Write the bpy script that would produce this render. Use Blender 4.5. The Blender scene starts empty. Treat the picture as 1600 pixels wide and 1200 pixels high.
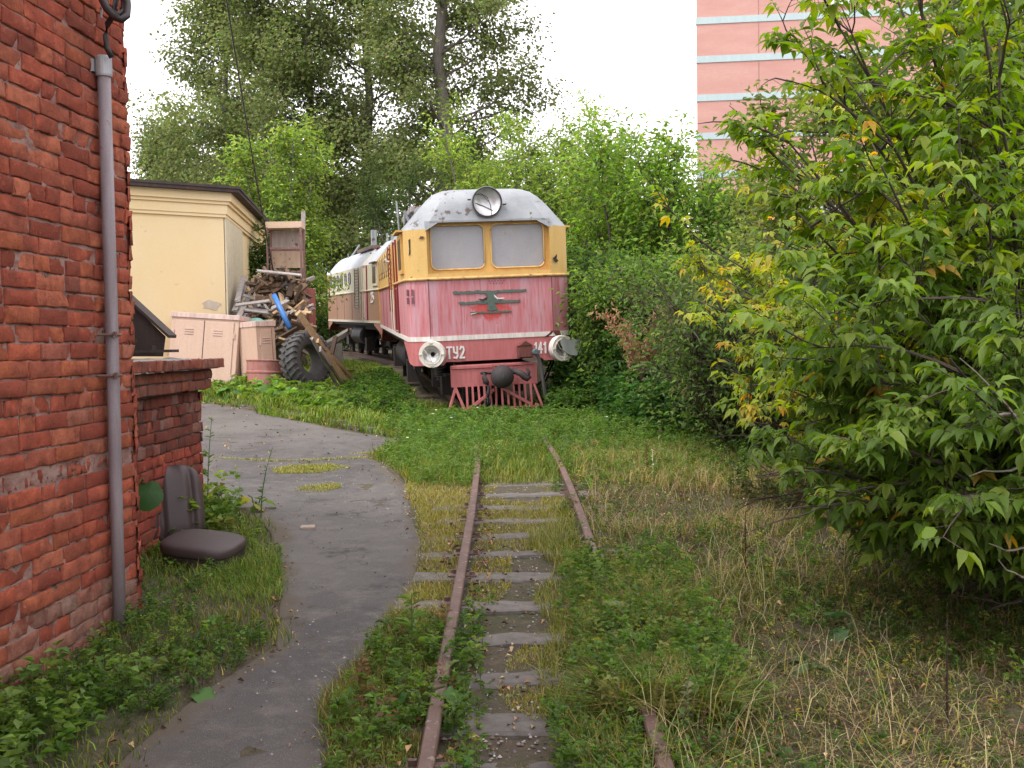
import bpy, math, random
import numpy as np
from mathutils import Vector, Matrix
random.seed(7); rng = np.random.default_rng(7)
S = bpy.context.scene; COL = S.collection
rad = math.radians
# ------------------------------------------------------------------ camera, world, sun, exposure
cd = bpy.data.cameras.new("camera"); cam = bpy.data.objects.new("camera", cd); COL.objects.link(cam)
cd.sensor_width = 36; cd.lens = 36; cd.clip_end = 2000; cd.clip_start = 0.05
CAMR = Matrix.Rotation(rad(90-2.15), 3, 'X') @ Matrix.Rotation(rad(-.8), 3, 'Z')
CAMP = Vector((0, 0, 1.64))
cam.matrix_world = Matrix.Translation(CAMP) @ CAMR.to_4x4()
S.camera = cam
SUN_EL, SUN_AZ = rad(56), rad(232)       # azimuth clockwise from +Y: behind and to the left
w = bpy.data.worlds.new("World"); S.world = w; w.use_nodes = True
nt = w.node_tree; bgn = nt.nodes['Background']
sky = nt.nodes.new('ShaderNodeTexSky'); sky.sky_type = 'NISHITA'; sky.sun_disc = False
sky.sun_elevation = SUN_EL; sky.sun_rotation = SUN_AZ; sky.air_density = 1.0; sky.dust_density = 3.0
hs = nt.nodes.new('ShaderNodeHueSaturation'); hs.inputs['Saturation'].default_value = .12
mx = nt.nodes.new('ShaderNodeMix'); mx.data_type = 'RGBA'; mx.inputs[0].default_value = .6
mx.inputs[7].default_value = (15.5, 15.0, 15.6, 1)   # the cloud sheet
nt.links.new(sky.outputs[0], hs.inputs['Color']); nt.links.new(hs.outputs[0], mx.inputs[6])
nt.links.new(mx.outputs[2], bgn.inputs[0]); bgn.inputs[1].default_value = .13
sd = bpy.data.lights.new("sun", 'SUN'); sun = bpy.data.objects.new("sun", sd); COL.objects.link(sun)
sd.energy = 1.5; sd.angle = rad(14); sd.color = (1, .96, .9)
sv = Vector((math.sin(SUN_AZ)*math.cos(SUN_EL), math.cos(SUN_AZ)*math.cos(SUN_EL), math.sin(SUN_EL)))
sun.rotation_euler = sv.to_track_quat('Z', 'Y').to_euler(); sun.location = (-30, -30, 60)
S.view_settings.view_transform = 'Standard'; S.view_settings.look = 'None'
S.view_settings.exposure = 0.64; S.view_settings.gamma = 1.0
S.render.engine = 'CYCLES'
S.cycles.use_denoising = True; S.cycles.max_bounces = 7; S.cycles.diffuse_bounces = 3
S.cycles.glossy_bounces = 2; S.cycles.transmission_bounces = 3; S.cycles.transparent_max_bounces = 4
S.cycles.caustics_reflective = False; S.cycles.caustics_refractive = False

# ------------------------------------------------------------------ materials
def noise_nodes(nt, coord='Object', scale=5, detail=5, rough=.6, stretch=(1, 1, 1)):
    tc = nt.nodes.new('ShaderNodeTexCoord'); mp = nt.nodes.new('ShaderNodeMapping')
    mp.inputs['Scale'].default_value = stretch
    n = nt.nodes.new('ShaderNodeTexNoise'); n.inputs['Scale'].default_value = scale
    n.inputs['Detail'].default_value = detail; n.inputs['Roughness'].default_value = rough
    nt.links.new(tc.outputs[coord], mp.inputs[0]); nt.links.new(mp.outputs[0], n.inputs['Vector'])
    return n.outputs['Fac']
def ramp(nt, src, a, b, c0=(0, 0, 0, 1), c1=(1, 1, 1, 1)):
    r = nt.nodes.new('ShaderNodeValToRGB'); r.color_ramp.elements[0].position = a; r.color_ramp.elements[1].position = b
    r.color_ramp.elements[0].color = c0; r.color_ramp.elements[1].color = c1
    nt.links.new(src, r.inputs[0]); return r.outputs[0]
def mixc(nt, f, a, b):
    m = nt.nodes.new('ShaderNodeMix'); m.data_type = 'RGBA'
    for i, v in ((0, f), (6, a), (7, b)):
        if isinstance(v, (int, float)): m.inputs[i].default_value = v
        elif isinstance(v, tuple): m.inputs[i].default_value = (*v[:3], 1)
        else: nt.links.new(v, m.inputs[i])
    return m.outputs[2]
def new_mat(name, rough=.8, metal=0.0):
    m = bpy.data.materials.new(name); m.use_nodes = True; nt = m.node_tree
    b = nt.nodes['Principled BSDF']; b.inputs['Roughness'].default_value = rough; b.inputs['Metallic'].default_value = metal
    return m, nt, b
def bump(nt, b, src, strength=.4, dist=.01):
    k = nt.nodes.new('ShaderNodeBump'); k.inputs['Strength'].default_value = strength; k.inputs['Distance'].default_value = dist
    nt.links.new(src, k.inputs['Height']); nt.links.new(k.outputs[0], b.inputs['Normal'])
def paint(name, c, c2=None, streak=.5, rust=.62, rustc=(.12, .045, .025), rough=.6, scale=2.0, bstr=.25, metal=0.0, stretch=(6, 6, .7), fine=1.0):
    """weathered paint: vertical streaks, blotches, rust or dirt spots"""
    m, nt, b = new_mat(name, rough, metal)
    c2 = c2 or tuple(x*.7 for x in c)
    s1 = noise_nodes(nt, scale=scale, stretch=stretch)
    col = mixc(nt, ramp(nt, s1, .5-.25*streak-.02, .5+.25*streak), c, c2)
    s2 = noise_nodes(nt, scale=scale*4, detail=8)
    col = mixc(nt, ramp(nt, s2, rust, rust+.05), col, rustc)
    s3 = noise_nodes(nt, scale=scale*30, detail=3)
    col2 = nt.nodes.new('ShaderNodeHueSaturation'); nt.links.new(col, col2.inputs['Color'])
    mr = nt.nodes.new('ShaderNodeMapRange'); mr.inputs[3].default_value = 1-.18*fine; mr.inputs[4].default_value = 1+.15*fine
    nt.links.new(s3, mr.inputs[0]); nt.links.new(mr.outputs[0], col2.inputs['Value'])
    nt.links.new(col2.outputs[0], b.inputs['Base Color']); bump(nt, b, s2, bstr, .01); return m
def attr_mat(name, rough=.7, transl=0.0, noise=.0, nscale=60, bstr=0.0, bscale=60, bdist=.004, spec=.3):
    m, nt, b = new_mat(name, rough)
    a = nt.nodes.new('ShaderNodeAttribute'); a.attribute_name = 'Col'; col = a.outputs['Color']
    b.inputs['Specular IOR Level'].default_value = spec
    if noise > 0:
        n = noise_nodes(nt, scale=nscale, detail=6)
        mr = nt.nodes.new('ShaderNodeMapRange'); mr.inputs[1].default_value = .25; mr.inputs[2].default_value = .75
        mr.inputs[3].default_value = 1-noise; mr.inputs[4].default_value = 1+noise; nt.links.new(n, mr.inputs[0])
        h = nt.nodes.new('ShaderNodeHueSaturation'); nt.links.new(col, h.inputs['Color']); nt.links.new(mr.outputs[0], h.inputs['Value']); col = h.outputs[0]
    nt.links.new(col, b.inputs['Base Color'])
    if bstr > 0: bump(nt, b, noise_nodes(nt, scale=bscale, detail=8, rough=.7), bstr, bdist)
    if transl > 0:
        t = nt.nodes.new('ShaderNodeBsdfTranslucent'); h = nt.nodes.new('ShaderNodeHueSaturation')
        h.inputs['Saturation'].default_value = 1.15; h.inputs['Value'].default_value = 1.6
        nt.links.new(col, h.inputs['Color']); nt.links.new(h.outputs[0], t.inputs[0])
        mixs = nt.nodes.new('ShaderNodeMixShader'); mixs.inputs[0].default_value = transl
        nt.links.new(b.outputs[0], mixs.inputs[1]); nt.links.new(t.outputs[0], mixs.inputs[2])
        nt.links.new(mixs.outputs[0], nt.nodes['Material Output'].inputs[0])
    return m
def brick_mat():
    m, nt, b = new_mat('brick', .93); b.inputs['Specular IOR Level'].default_value = .15
    a = nt.nodes.new('ShaderNodeAttribute'); a.attribute_name = 'Col'
    n1 = noise_nodes(nt, scale=9, detail=8, rough=.75); n2 = noise_nodes(nt, scale=70, detail=8, rough=.8); n3 = noise_nodes(nt, scale=26, detail=8, rough=.7); n4 = noise_nodes(nt, scale=3, detail=5)
    c = mixc(nt, ramp(nt, n1, .42, .66), a.outputs['Color'], (.21, .06, .04)); c = mixc(nt, ramp(nt, n1, .30, .44, (1, 1, 1, 1), (0, 0, 0, 1)), c, (.46, .14, .075))
    c = mixc(nt, ramp(nt, n2, .56, .72, (0, 0, 0, 1), (.75, .75, .75, 1)), c, (.07, .028, .02)); c = mixc(nt, ramp(nt, n3, .64, .72, (0, 0, 0, 1), (.55, .55, .55, 1)), c, (.42, .30, .25))
    c = mixc(nt, ramp(nt, n4, .55, .75, (0, 0, 0, 1), (.4, .4, .4, 1)), c, (.18, .065, .048))
    nt.links.new(c, b.inputs['Base Color'])
    k = nt.nodes.new('ShaderNodeMath'); k.operation = 'ADD'; nt.links.new(n2, k.inputs[0]); nt.links.new(n3, k.inputs[1]); bump(nt, b, k.outputs[0], 1.0, .009); return m
LEAF = attr_mat('leaf', .5, .46, spec=.3); GRASS = attr_mat('grass_blade', .6, .3); LITTER = attr_mat('litter', .8, .1)
BRICK = brick_mat(); BARK = paint('bark', (.13, .11, .09), (.07, .06, .05), rust=.9, scale=3, bstr=.8)
TWIG = paint('twig', (.07, .045, .035), (.045, .035, .03), rust=.9, rough=.8)
WOOD = attr_mat('old_wood', .85, 0, .25, 14, .4, 30, .006)
STONES = attr_mat('stone', .9, 0, .2, 40, .3)
# ------------------------------------------------------------------ mesh helpers
class MB:
    def __init__(s): s.v = []; s.f = []; s.c = []; s.k = []
    def add(s, vs, fs, col=None):
        n = len(s.v); s.k.append((n, len(s.f))); s.v += [tuple(v) for v in vs]; s.f += [tuple(i+n for i in f) for f in fs]
        s.c += [col or (1, 1, 1)]*len(vs)
    def box(s, c, size, rot=None, col=None, taper=1.0):
        hx, hy, hz = size[0]/2, size[1]/2, size[2]/2
        vs = [Vector((x*hx*(taper if z > 0 else 1), y*hy*(taper if z > 0 else 1), z*hz)) for x in (-1, 1) for y in (-1, 1) for z in (-1, 1)]
        if rot is not None: vs = [rot @ v for v in vs]
        vs = [v+Vector(c) for v in vs]
        s.add(vs, [(0, 1, 3, 2), (4, 6, 7, 5), (0, 4, 5, 1), (2, 3, 7, 6), (0, 2, 6, 4), (1, 5, 7, 3)], col)
    def bar(s, a, b, wd, th, up=(0, 0, 1), col=None):
        a, b = Vector(a), Vector(b); d = (b-a); L = d.length; d.normalize(); u = Vector(up)
        if abs(d.dot(u)) > .98: u = Vector((0, 1, 0))
        x = d.cross(u).normalized(); z = x.cross(d)
        R = Matrix((x, d, z)).transposed(); s.box((a+b)/2, (wd, L, th), R, col)
    def tube(s, pts, r, n=8, col=None, cap=True):
        pts = [Vector(p) for p in pts]; rs = r if isinstance(r, (list, tuple)) else [r]*len(pts)
        rings = []; up = Vector((0, 0, 1))
        for i, p in enumerate(pts):
            d = (pts[min(i+1, len(pts)-1)]-pts[max(i-1, 0)]).normalized()
            if abs(d.dot(up)) > .97: ref = Vector((1, 0, 0))
            else: ref = up
            x = d.cross(ref).normalized(); y = x.cross(d)
            rings.append([p+(x*math.cos(2*math.pi*k/n)+y*math.sin(2*math.pi*k/n))*rs[i] for k in range(n)])
        vs = [v for rg in rings for v in rg]; fs = []
        for i in range(len(pts)-1):
            for k in range(n):
                a = i*n+k; b2 = i*n+(k+1) % n; fs.append((a, b2, b2+n, a+n))
        if cap: fs.append(tuple(range(n))[::-1]); fs.append(tuple((len(pts)-1)*n+k for k in range(n)))
        s.add(vs, fs, col)
    def lathe(s, prof, n=32, origin=(0, 0, 0), axis=(0, 0, 1), col=None, wob=0):
        ax = Vector(axis).normalized(); ref = Vector((1, 0, 0)) if abs(ax.x) < .9 else Vector((0, 1, 0))
        x = ax.cross(ref).normalized(); y = ax.cross(x); o = Vector(origin); vs = []
        for r, h in prof:
            for k in range(n):
                t = 2*math.pi*k/n; rr = r*(1+wob*math.sin(3*t+h*9)); vs.append(o+ax*h+(x*math.cos(t)+y*math.sin(t))*rr)
        fs = [(i*n+k, i*n+(k+1) % n, (i+1)*n+(k+1) % n, (i+1)*n+k) for i in range(len(prof)-1) for k in range(n)]
        s.add(vs, fs, col)
    def prism(s, poly, d, col=None):
        """poly: list of 3D points, extruded by vector d"""
        n = len(poly); d = Vector(d); vs = [Vector(p) for p in poly]+[Vector(p)+d for p in poly]
        s.add(vs, [tuple(range(n))[::-1], tuple(range(n, 2*n))]+[(i, (i+1) % n, (i+1) % n+n, i+n) for i in range(n)], col)
    def build(s, name, mat, parent=None, smooth=False, bevel=0, loc=None):
        me = bpy.data.meshes.new(name); me.from_pydata(s.v, [], s.f); me.materials.append(mat)
        a = me.color_attributes.new('Col', 'FLOAT_COLOR', 'POINT')
        a.data.foreach_set('color', np.array([(*c[:3], 1) for c in s.c], dtype=np.float32).ravel())
        if smooth: me.polygons.foreach_set('use_smooth', [True]*len(me.polygons))
        if len(me.color_attributes) == 0: pass
        o = bpy.data.objects.new(name, me); COL.objects.link(o)
        if parent: o.parent = parent
        if loc: o.location = loc
        if bevel:
            b = o.modifiers.new('b', 'BEVEL'); b.width = bevel; b.segments = 2; b.limit_method = 'ANGLE'; b.angle_limit = rad(40)
        return o
def build_each(mb, name, mat, parent=None, **k):
    """every primitive of the builder becomes a part of its own"""
    ks = mb.k+[(len(mb.v), len(mb.f))]; out = []
    for (v0, f0), (v1, f1) in zip(ks[:-1], ks[1:]):
        q = MB(); q.v = mb.v[v0:v1]; q.c = mb.c[v0:v1]; q.f = [tuple(i-v0 for i in f) for f in mb.f[f0:f1]]
        out.append(q.build(name, mat, parent, **k))
    return out
def np_mesh(name, V, F4, C, mat, parent=None, tri=False, smooth=False):
    """fast numpy mesh: V (n,3), F (m,3 or 4), C (n,3)"""
    V = np.ascontiguousarray(V, dtype=np.float32); F = np.ascontiguousarray(F4, dtype=np.int32); k = F.shape[1]
    me = bpy.data.meshes.new(name); me.vertices.add(len(V)); me.vertices.foreach_set('co', V.ravel())
    me.loops.add(F.size); me.loops.foreach_set('vertex_index', F.ravel())
    me.polygons.add(len(F)); me.polygons.foreach_set('loop_start', np.arange(0, F.size, k, dtype=np.int32))
    if smooth: me.polygons.foreach_set('use_smooth', np.ones(len(F), bool))
    me.update(calc_edges=True); me.materials.append(mat)
    a = me.color_attributes.new('Col', 'FLOAT_COLOR', 'POINT')
    a.data.foreach_set('color', np.concatenate([C, np.ones((len(C), 1))], 1).astype(np.float32).ravel())
    o = bpy.data.objects.new(name, me); COL.objects.link(o)
    if parent: o.parent = parent
    return o
def empty(name, loc=(0, 0, 0), label=None, cat=None, group=None, rot=None):
    o = bpy.data.objects.new(name, None); COL.objects.link(o); o.location = loc; o.empty_display_size = .2
    if rot: o.rotation_euler = rot
    tag(o, label, cat, group); return o
def tag(o, label=None, cat=None, group=None, kind=None):
    if label: o['label'] = label
    if cat: o['category'] = cat
    if group: o['group'] = group
    if kind: o['kind'] = kind
    return o
def rotm(ax, deg): return Matrix.Rotation(rad(deg), 3, ax)
# ------------------------------------------------------------------ terrain function
YS = [-20, -5, 0, 9, 15.5, 26, 37, 60, 400]; ZS = [-.3, -.1, 0, .38, .52, .98, 1.36, 1.8, 2.6]
def sst(a, b, x): t = np.clip((x-a)/(b-a), 0, 1); return t*t*(3-2*t)
TX = np.array([.09, .09, .03, -.25, -1.1, -2.1, -3.6, -5.6, -8.5]); TY = np.array([-6, 8, 11, 15.5, 21, 26.5, 32, 38.2, 46])
def track_x(y):
    # smooth interpolation of the centre line
    yy = np.asarray(y, float); s = 0
    for k in range(-2, 3): s = s+np.interp(yy+k*.6, TY, TX)
    return s/5
def kerb_d(x, y):
    """signed distance beyond the kerb line (positive = verge)"""
    # kerb line through (-1.2,13.0) and (-5.6,18.0)
    return (x+1.2)*.751+(y-13.0)*.661
def gz(x, y):
    x = np.asarray(x, float); y = np.asarray(y, float)
    z = np.interp(y, YS, ZS)
    z = z+.06*np.sin(x*1.3+y*.7)*sst(1.5, 3, np.abs(x-.1))*.5
    off = track_x(y)-x                                   # distance to the left of the track
    z = z+.16*sst(1.6, 4.5, off)*sst(9, 14, y)
    bank = sst(.1, 2.6, kerb_d(x, y))*sst(2.0, 3.6, off)*(.36-.1*sst(20, 30, y))
    z = z+np.where(y > 9, bank, 0)+np.where(y > 9, .1*sst(-.02, .06, kerb_d(x, y))*sst(1.3, 1.9, off), 0)
    z = z+.25*sst(1.5, 5, x-track_x(y))*sst(6, 14, y)
    z = z+.03*sst(-1.2, -1.9, x)*sst(8.5, 7, y)         # soil raised against the brick wall
    return z
def gzf(x, y): return float(gz(x, y))
def P(px, py, d):
    """point at forward distance d seen at photograph pixel (used only to survey positions)"""
    r = CAMR @ Vector(((px-800)/1600, -(py-600)/1600, -1)); return CAMP + r*(d/r.y)
# ------------------------------------------------------------------ ground, path
def axis_pts(segs):
    out = []
    for a, b, st in segs: out += list(np.arange(a, b, st))
    return np.array(out+[segs[-1][1]])
def grid_mesh(name, X, Y, Z, mat, C=None):
    ny, nx = X.shape; V = np.stack([X, Y, Z], -1).reshape(-1, 3)
    i = (np.arange(ny-1)[:, None]*nx+np.arange(nx-1)[None, :]).ravel()
    F = np.stack([i, i+1, i+1+nx, i+nx], 1)
    return np_mesh(name, V, F, np.ones((len(V), 3)) if C is None else C, mat, smooth=True)
xs = axis_pts([(-300, -40, 20), (-40, -10, 2), (-10, -4, .4), (-4, 4, .1), (4, 10, .4), (10, 40, 2), (40, 300, 20)])
ys = axis_pts([(-30, -2, 2), (-2, 2, .4), (2, 17, .1), (17, 30, .35), (30, 60, 2), (60, 400, 20)])
GX, GY = np.meshgrid(xs, ys)
GZ = gz(GX, GY)+rng.normal(0, .006, GX.shape)*(np.abs(GX) < 4)
m, nt, b = new_mat('soil', .95)
n1 = noise_nodes(nt, scale=.9, detail=6); n2 = noise_nodes(nt, scale=18, detail=8, rough=.7); n3 = noise_nodes(nt, scale=120, detail=4)
c = mixc(nt, ramp(nt, n1, .42, .62), (.085, .062, .042), (.062, .062, .028))
c = mixc(nt, ramp(nt, n2, .5, .7), c, (.13, .095, .06)); c = mixc(nt, ramp(nt, n3, .66, .74), c, (.18, .15, .12))
nt.links.new(c, b.inputs['Base Color']); bump(nt, b, n2, .9, .03)
tag(grid_mesh('ground', GX, GY, GZ, m), kind='structure')
LY = [-6, 3.65, 4.25, 4.89, 5.89, 7.2, 8.0, 8.5, 9.0, 9.5, 30]; LX = [-1.5, -1.42, -1.34, -1.16, -1.36, -1.72, -2.05, -2.5, -3.2, -9, -9]
RY = [-6, 3.6, 4.2, 4.96, 5.7, 6.95, 9.2, 10.2, 11.2, 12.0, 12.9]; RX = [-.7, -.67, -.69, -.64, -.58, -.62, -.92, -1.2, -1.5, -1.4, -1.25]
def path_l(y): return np.interp(y, LY, LX)
def path_r(y): return np.where(y < 12.9, np.interp(y, RY, RX), -1.25-(y-12.9)*.88)
yy = np.arange(-5, 18.6, .06); wob = np.cumsum(rng.normal(0, .006, len(yy))); wob -= np.linspace(wob[0], wob[-1], len(yy)); wob = np.clip(wob, -.05, .05)
l = path_l(yy)-.0; r = np.maximum(path_r(yy)+wob, l+.05); l = np.minimum(np.where(yy > 9.5, -14, l), r-.05)
tt = np.linspace(0, 1, 90)[None, :]; PX = l[:, None]*(1-tt)+r[:, None]*tt; PY = np.repeat(yy[:, None], 90, 1)
PZ = gz(PX, PY)+.012+.006*np.sin(PX*3.1+PY*1.7)-.01*(tt == 0)-.012*(tt == 1)
m, nt, b = new_mat('asphalt', .9)
n1 = noise_nodes(nt, scale=.55, detail=5, stretch=(1, .8, 1)); n2 = noise_nodes(nt, scale=7, detail=8, rough=.75); n3 = noise_nodes(nt, scale=230, detail=2)
c = mixc(nt, ramp(nt, n1, .38, .62), (.043, .038, .038), (.12, .108, .098))
c = mixc(nt, ramp(nt, n2, .48, .8), c, (.15, .13, .115)); c = mixc(nt, ramp(nt, n3, .58, .72), c, (.22, .2, .2))
n5 = noise_nodes(nt, scale=2.2, detail=8, rough=.75); c = mixc(nt, ramp(nt, n5, .56, .66), c, (.035, .03, .03))
vo = nt.nodes.new('ShaderNodeTexVoronoi'); vo.feature = 'DISTANCE_TO_EDGE'; vo.inputs['Scale'].default_value = .7
tc = nt.nodes.new('ShaderNodeTexCoord'); va = nt.nodes.new('ShaderNodeVectorMath'); va.operation = 'ADD'
nn = nt.nodes.new('ShaderNodeTexNoise'); nn.inputs['Scale'].default_value = 1.8; nt.links.new(tc.outputs['Object'], nn.inputs['Vector'])
nt.links.new(tc.outputs['Object'], va.inputs[0]); nt.links.new(nn.outputs['Color'], va.inputs[1]); nt.links.new(va.outputs[0], vo.inputs['Vector'])
c = mixc(nt, ramp(nt, vo.outputs['Distance'], .001, .006, (.6, .6, .6, 1), (0, 0, 0, 1)), c, (.045, .04, .035))
nt.links.new(c, b.inputs['Base Color']); bump(nt, b, n3, .6, .006)
ro = nt.nodes.new('ShaderNodeMapRange'); ro.inputs[3].default_value = .55; ro.inputs[4].default_value = 1.0; nt.links.new(n1, ro.inputs[0]); nt.links.new(ro.outputs[0], b.inputs['Roughness'])
at = nt.nodes.new('ShaderNodeAttribute'); at.attribute_name = 'Col'
ed = nt.nodes.new('ShaderNodeMath'); ed.operation = 'MULTIPLY_ADD'; ed.inputs[1].default_value = 1.5; nt.links.new(n5, ed.inputs[0]); nt.links.new(at.outputs['Fac'], ed.inputs[2])
c = mixc(nt, ramp(nt, ed.outputs[0], .78, 1.0, (1, 1, 1, 1), (0, 0, 0, 1)), c, (.085, .065, .045)); nt.links.new(c, b.inputs['Base Color'])
dedge = np.minimum(PX-PX[:, :1], PX[:, -1:]-PX); EC = np.clip(dedge/.30, 0, 1)*.55
tag(grid_mesh('path', PX, PY, PZ, m, np.repeat(EC.reshape(-1, 1), 3, 1)), kind='structure')
# ------------------------------------------------------------------ rails and sleepers
RUST = paint('rusty_rail', (.15, .085, .068), (.10, .055, .042), rust=.58, rustc=(.24, .17, .15), rough=.62, scale=5, stretch=(2, 2, 2))
prof = [(-.045, 0), (-.045, .01), (-.009, .022), (-.008, .085), (-.028, .096), (-.028, .122), (-.022, .128), (.022, .128), (.028, .122), (.028, .096), (.008, .085), (.009, .022), (.045, .01), (.045, 0)]
def rail_z(y): return np.interp(y, YS, ZS)-.028
def rail(off, label):
    ysr = np.arange(-4, 46, .25); t = track_x(ysr); dx = np.gradient(t, ysr); L = np.sqrt(1+dx*dx); mb = MB(); n = len(prof); vs = []
    kink = np.cumsum(rng.normal(0, .0012, len(ysr)))
    for i, y in enumerate(ysr):
        nx, ny = 1/L[i], -dx[i]/L[i]
        for u, v in prof: vs.append((t[i]+(off+u)*nx+kink[i]*.6, y+(off+u)*ny, float(rail_z(y))+v+(.004*math.sin(y*1.9+off))))
    fs = [(i*n+k, i*n+(k+1) % n, (i+1)*n+(k+1) % n, (i+1)*n+k) for i in range(len(ysr)-1) for k in range(n)]
    fs += [tuple(range(n)), tuple((len(ysr)-1)*n+k for k in range(n))[::-1]]
    mb.add(vs, fs); o = mb.build('rail', RUST); root = empty('railway_rail', (0, 0, 0), label, 'rail', 'rails of the narrow gauge track'); o.parent = root; o.name = 'rail_profile'
    return root
railL = rail(-.40, 'rusty rail at the edge of the asphalt path, left one of the pair')
railR = rail(.40, 'rusty rail half buried in dry grass on the side of the leafy tree')
# joint bars near y=4.9 and 9
for ri, (root, off) in enumerate(((railL, -.4), (railR, .4))):
    for yj in ((4.62, 9.3) if ri == 0 else (8.4,)):
        mb = MB()
        for sgn in (-1, 1):
            tx = float(track_x(yj)); z = float(rail_z(yj))
            mb.box((tx+off+sgn*.021, yj, z+.054), (.018, .42, .055))
            for k in (-.15, -.05, .05, .15): mb.tube([(tx+off+sgn*.03, yj+k, z+.054), (tx+off+sgn*.05, yj+k, z+.054)], .012, 6)
        mb.build('joint_bar', RUST, root, bevel=.003)
SLP = attr_mat('sleeper_wood', .9, 0, .3, 12, .6, 40, .008)
syl = [2.55, 3.05, 3.52, 3.93, 4.42, 4.93, 5.47, 6.05, 6.62, 7.12, 7.62, 8.1]+list(np.arange(8.65, 15, .55))
slabels = {}
def order(k):
    names = ['first', 'second', 'third', 'fourth', 'fifth', 'sixth', 'seventh', 'eighth', 'ninth', 'tenth', 'eleventh', 'twelfth', 'thirteenth', 'fourteenth', 'fifteenth', 'sixteenth', 'seventeenth', 'eighteenth', 'nineteenth', 'twentieth', 'twenty first', 'twenty second', 'twenty third', 'twenty fourth', 'twenty fifth']
    return names[k]
for k, y in enumerate(syl):
    mb = MB(); L = 1.36+random.uniform(-.10, .06); nx = 12; W = .19+random.uniform(-.02, .03)
    sh = random.uniform(-.07, .05)
    vs = []; fs = []
    prof2 = [(-W/2, -.12), (-W/2-.004, -.012), (-W/2+.012, 0), (-.03, .004), (.03, .001), (W/2-.012, 0), (W/2+.004, -.012), (W/2, -.12)]
    for i in range(nx+1):
        x = -L/2+L*i/nx
        for (u, v) in prof2:
            vs.append((x+random.gauss(0, .006), u+random.gauss(0, .004), v+random.gauss(0, .003)))
    n = len(prof2)
    fs = [(i*n+j, (i+1)*n+j, (i+1)*n+j+1, i*n+j+1) for i in range(nx) for j in range(n-1)]
    fs += [tuple(range(n)), tuple(nx*n+j for j in range(n))[::-1]]
    g = random.uniform(.11, .16); mb.add(vs, fs, (g*1.08, g*.96, g*.88))
    o = mb.build('sleeper', SLP, loc=(float(track_x(y))+sh, y, gzf(.1, y)+(.012 if y < 9 else .0)))
    o.rotation_euler = (random.gauss(0, .02), random.gauss(0, .012), random.gauss(0, .025)+(.08 if y > 12 else 0))
    if 2.9 < y < 9:
        for sx_ in (-.4, .4):
            sm = MB(); sm.box((sx_-sh, .0, .006), (.17, .11, .012)); sm.build('tie_plate', RUST, o)
            sm = MB(); sm.box((sx_-sh-.058, .03, .022), (.03, .022, .022)); sm.box((sx_-sh+.058, -.03, .022), (.03, .022, .022)); build_each(sm, 'spike', RUST, o)
    tag(o, f'weathered grey wooden sleeper, {order(k)} of the row counting from the photographer', 'sleeper', 'sleepers between the rails')
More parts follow.
